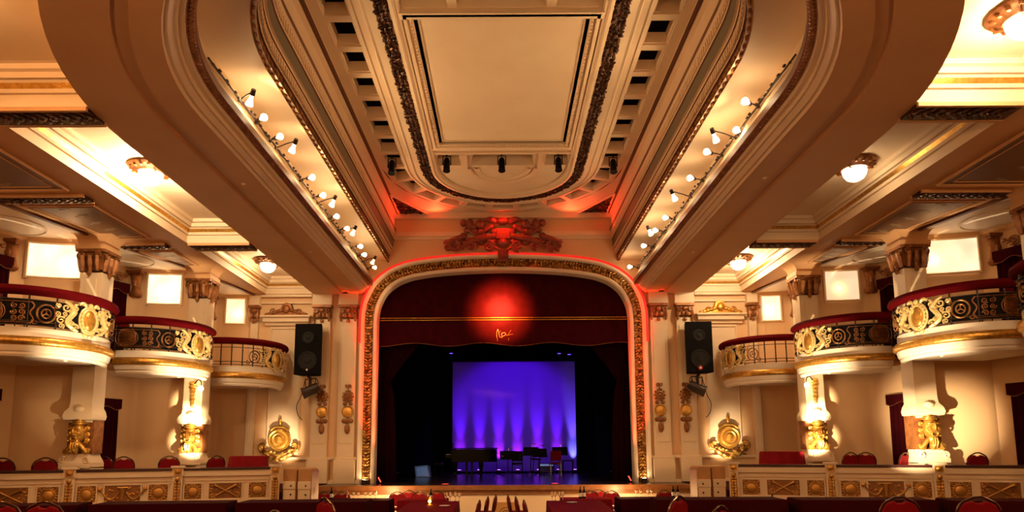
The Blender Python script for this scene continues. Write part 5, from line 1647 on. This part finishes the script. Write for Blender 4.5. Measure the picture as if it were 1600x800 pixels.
# boxes: tables and chairs behind the parapets
cloth_round('round table under red cloth in the left box beside the gilded trophy', -316, 800, ZB, -8, 22, 'round tables in the boxes')
cloth_round('round table under red cloth in the right box beside the gilded trophy', 343, 800, ZB, -6, 25, 'round tables in the boxes')
bc = [(-362, 800, .9, 'red chair with tall back beside the round table in the left box'), (362, 842, PI, 'red chair behind the round table in the right box'),
      (-440, 756, .2, 'dark red domed chair behind the left parapet, middle section'), (-467, 772, -.2, 'bright red lit chair behind the left parapet, next to the dark domed one'),
      (-528, 690, .2, 'dark red domed chair behind the left parapet at the picture edge'), (-492, 696, .5, 'chair half hidden behind the foot of the left lion column'),
      (-408, 790, .4, 'red chair between the legs of the brightly lit left column'),
      (408, 778, .2, 'dark red domed chair behind the right parapet, left of the bright red one'), (435, 786, -.2, 'bright red lit chair behind the right parapet'),
      (496, 690, 0, 'dark red domed chair behind the right parapet at the picture edge'), (430, 716, .6, 'dark red chair left of the right lion column foot'), (478, 730, -.5, 'chair half hidden behind the foot of the right lion column')]
for x, y, rz, lab in bc:
    chair(x, y, ZB, rz, lab, 'chairs in the ground floor boxes')
for s in (-1, 1):
    chair(s*500, 636, 115, s*.5, 'red chair on the large %s balcony, its back showing above the rail' % LBL_SIDE[s], 'chairs on the balconies')
    chair(s*462, 786, 115, s*.5, 'red chair on the middle %s balcony, its arched top above the rail' % LBL_SIDE[s], 'chairs on the balconies')
# glasses, bottles and the candle lamp
def wine_glass(x, y, z, label, group):
    org = (x, y, z)
    m = MB(org); m.smooth = True
    m.lathe([(0, 0), (1.7, .1), (.35, .5), (.25, 4.5), (.9, 5.2), (1.9, 7), (2.0, 8.8), (1.6, 11), (1.5, 11), (1.85, 8.8), (1.7, 7), (.6, 5.3), (0, 5.2)], (x, y, z), n=14)
    return tag(m.build('wine_glass', GLASSM), label, 'wine glass', group)
def bottle(x, y, z, label, bm=None):
    org = (x, y, z)
    t = thing('bottle', label, 'bottle', org, 'bottles on the pit tables')
    m = MB(org); m.smooth = True
    m.lathe([(0, 0), (1.9, 0), (1.9, 8), (1.5, 9.6), (.7, 11), (.65, 14.5), (0, 14.5)], (x, y, z), n=14); m.build('glass_body', BLACK, t)
    m = MB(org); m.smooth = True; m.lathe([(1.95, 2.5), (1.95, 7)], (x, y, z), n=14); m.build('paper_label', WHITEP, t)
gl = [(-165, 800), (-172, 806), (-180, 802), (-187, 806), (-158, 798), (-195, 808)]
for i, (x, y) in enumerate(gl):
    wine_glass(x, y, -62, 'wine glass among several on the pit tables left of the aisle', 'wine glasses left of the aisle')
for i, (x, y) in enumerate(((60, 770), (65, 766), (56, 764), (69, 772))):
    wine_glass(x, y, -62, 'wine glass on the red table right of the central aisle', 'wine glasses right of the aisle')
for i, (x, y) in enumerate(((-58, 772), (-64, 768), (-53, 766), (-69, 774))):
    wine_glass(x, y, -62, 'wine glass on the red table left of the central aisle', 'wine glasses on the left aisle table')
for i, (x, y) in enumerate(((164, 808), (169, 806), (178, 806), (183, 808))):
    wine_glass(x, y, -62, 'wine glass among several on the pit tables at the right', 'wine glasses on the right pit tables')
bottle(-214, 806, -62, 'dark bottle with pale label on the left pit table'); bottle(93, 798, -62, 'dark bottle right of the aisle, left one of two'); bottle(98, 801, -62, 'dark bottle right of the aisle, right one of two')
bottle(-87, 772, -62, 'dark bottle standing behind the candle lamp'); bottle(209, 806, -62, 'dark bottle at the right end of the stage front, left of its twin'); bottle(214, 804, -62, 'dark bottle at the right end of the stage front, right of its twin')
bottle(272, 662, -62, 'dark bottle with pale label before the right parapet, beside the candle')
def candle(x, y, z, label, k):
    org = (x, y, z)
    t = thing('candle_lamp', label, 'candle lamp', org, 'candle lamps on tables')
    m = MB(org); m.smooth = True; m.lathe([(0, 0), (3.2, 0), (3.4, .6), (2.2, 1.4), (0, 1.4)], (x, y, z), n=16); m.build('base', GOLD, t)
    m = MB(org); m.smooth = True; m.lathe([(2.4, 1.2), (3.4, 4), (3.6, 6.5), (2.9, 9.5), (2.8, 9.5), (3.5, 6.5), (3.3, 4), (2.3, 1.2)], (x, y, z), n=18); m.build('glass_shade', mat('amber_glass', (1, .7, .35), .05, trans=1.0), t)
    m = MB(org); m.smooth = True; m.ell((x, y, z + 4.2), (.9, .9, 2.2), None, 8, 6); m.build('flame', mat('candle_flame', (1, .7, .3), .5, emit=(1, .6, .22), estr=60), t)
    light('candle_light', 'POINT', W(x, y - 1, z + 4.4), k, (1, .5, .16), .05)
candle(-82, 716, -62, 'glowing candle lamp on the red table left of the aisle', 25)
candle(280, 662, -62, 'small candle lamp before the right parapet', 4)
for x, y, lab in ((-64, 700, 'pale plate on the red table left of the aisle'), (76, 735, 'pale plate on the red table right of the aisle')):
    m = MB((x, y, -62)); m.smooth = True; m.lathe([(0, .3), (4, .3), (6, 1.0), (6, 1.3), (4, .7), (0, .6)], (x, y, -62), n=24)
    tag(m.build('plate', WHITEP), lab, 'plate')
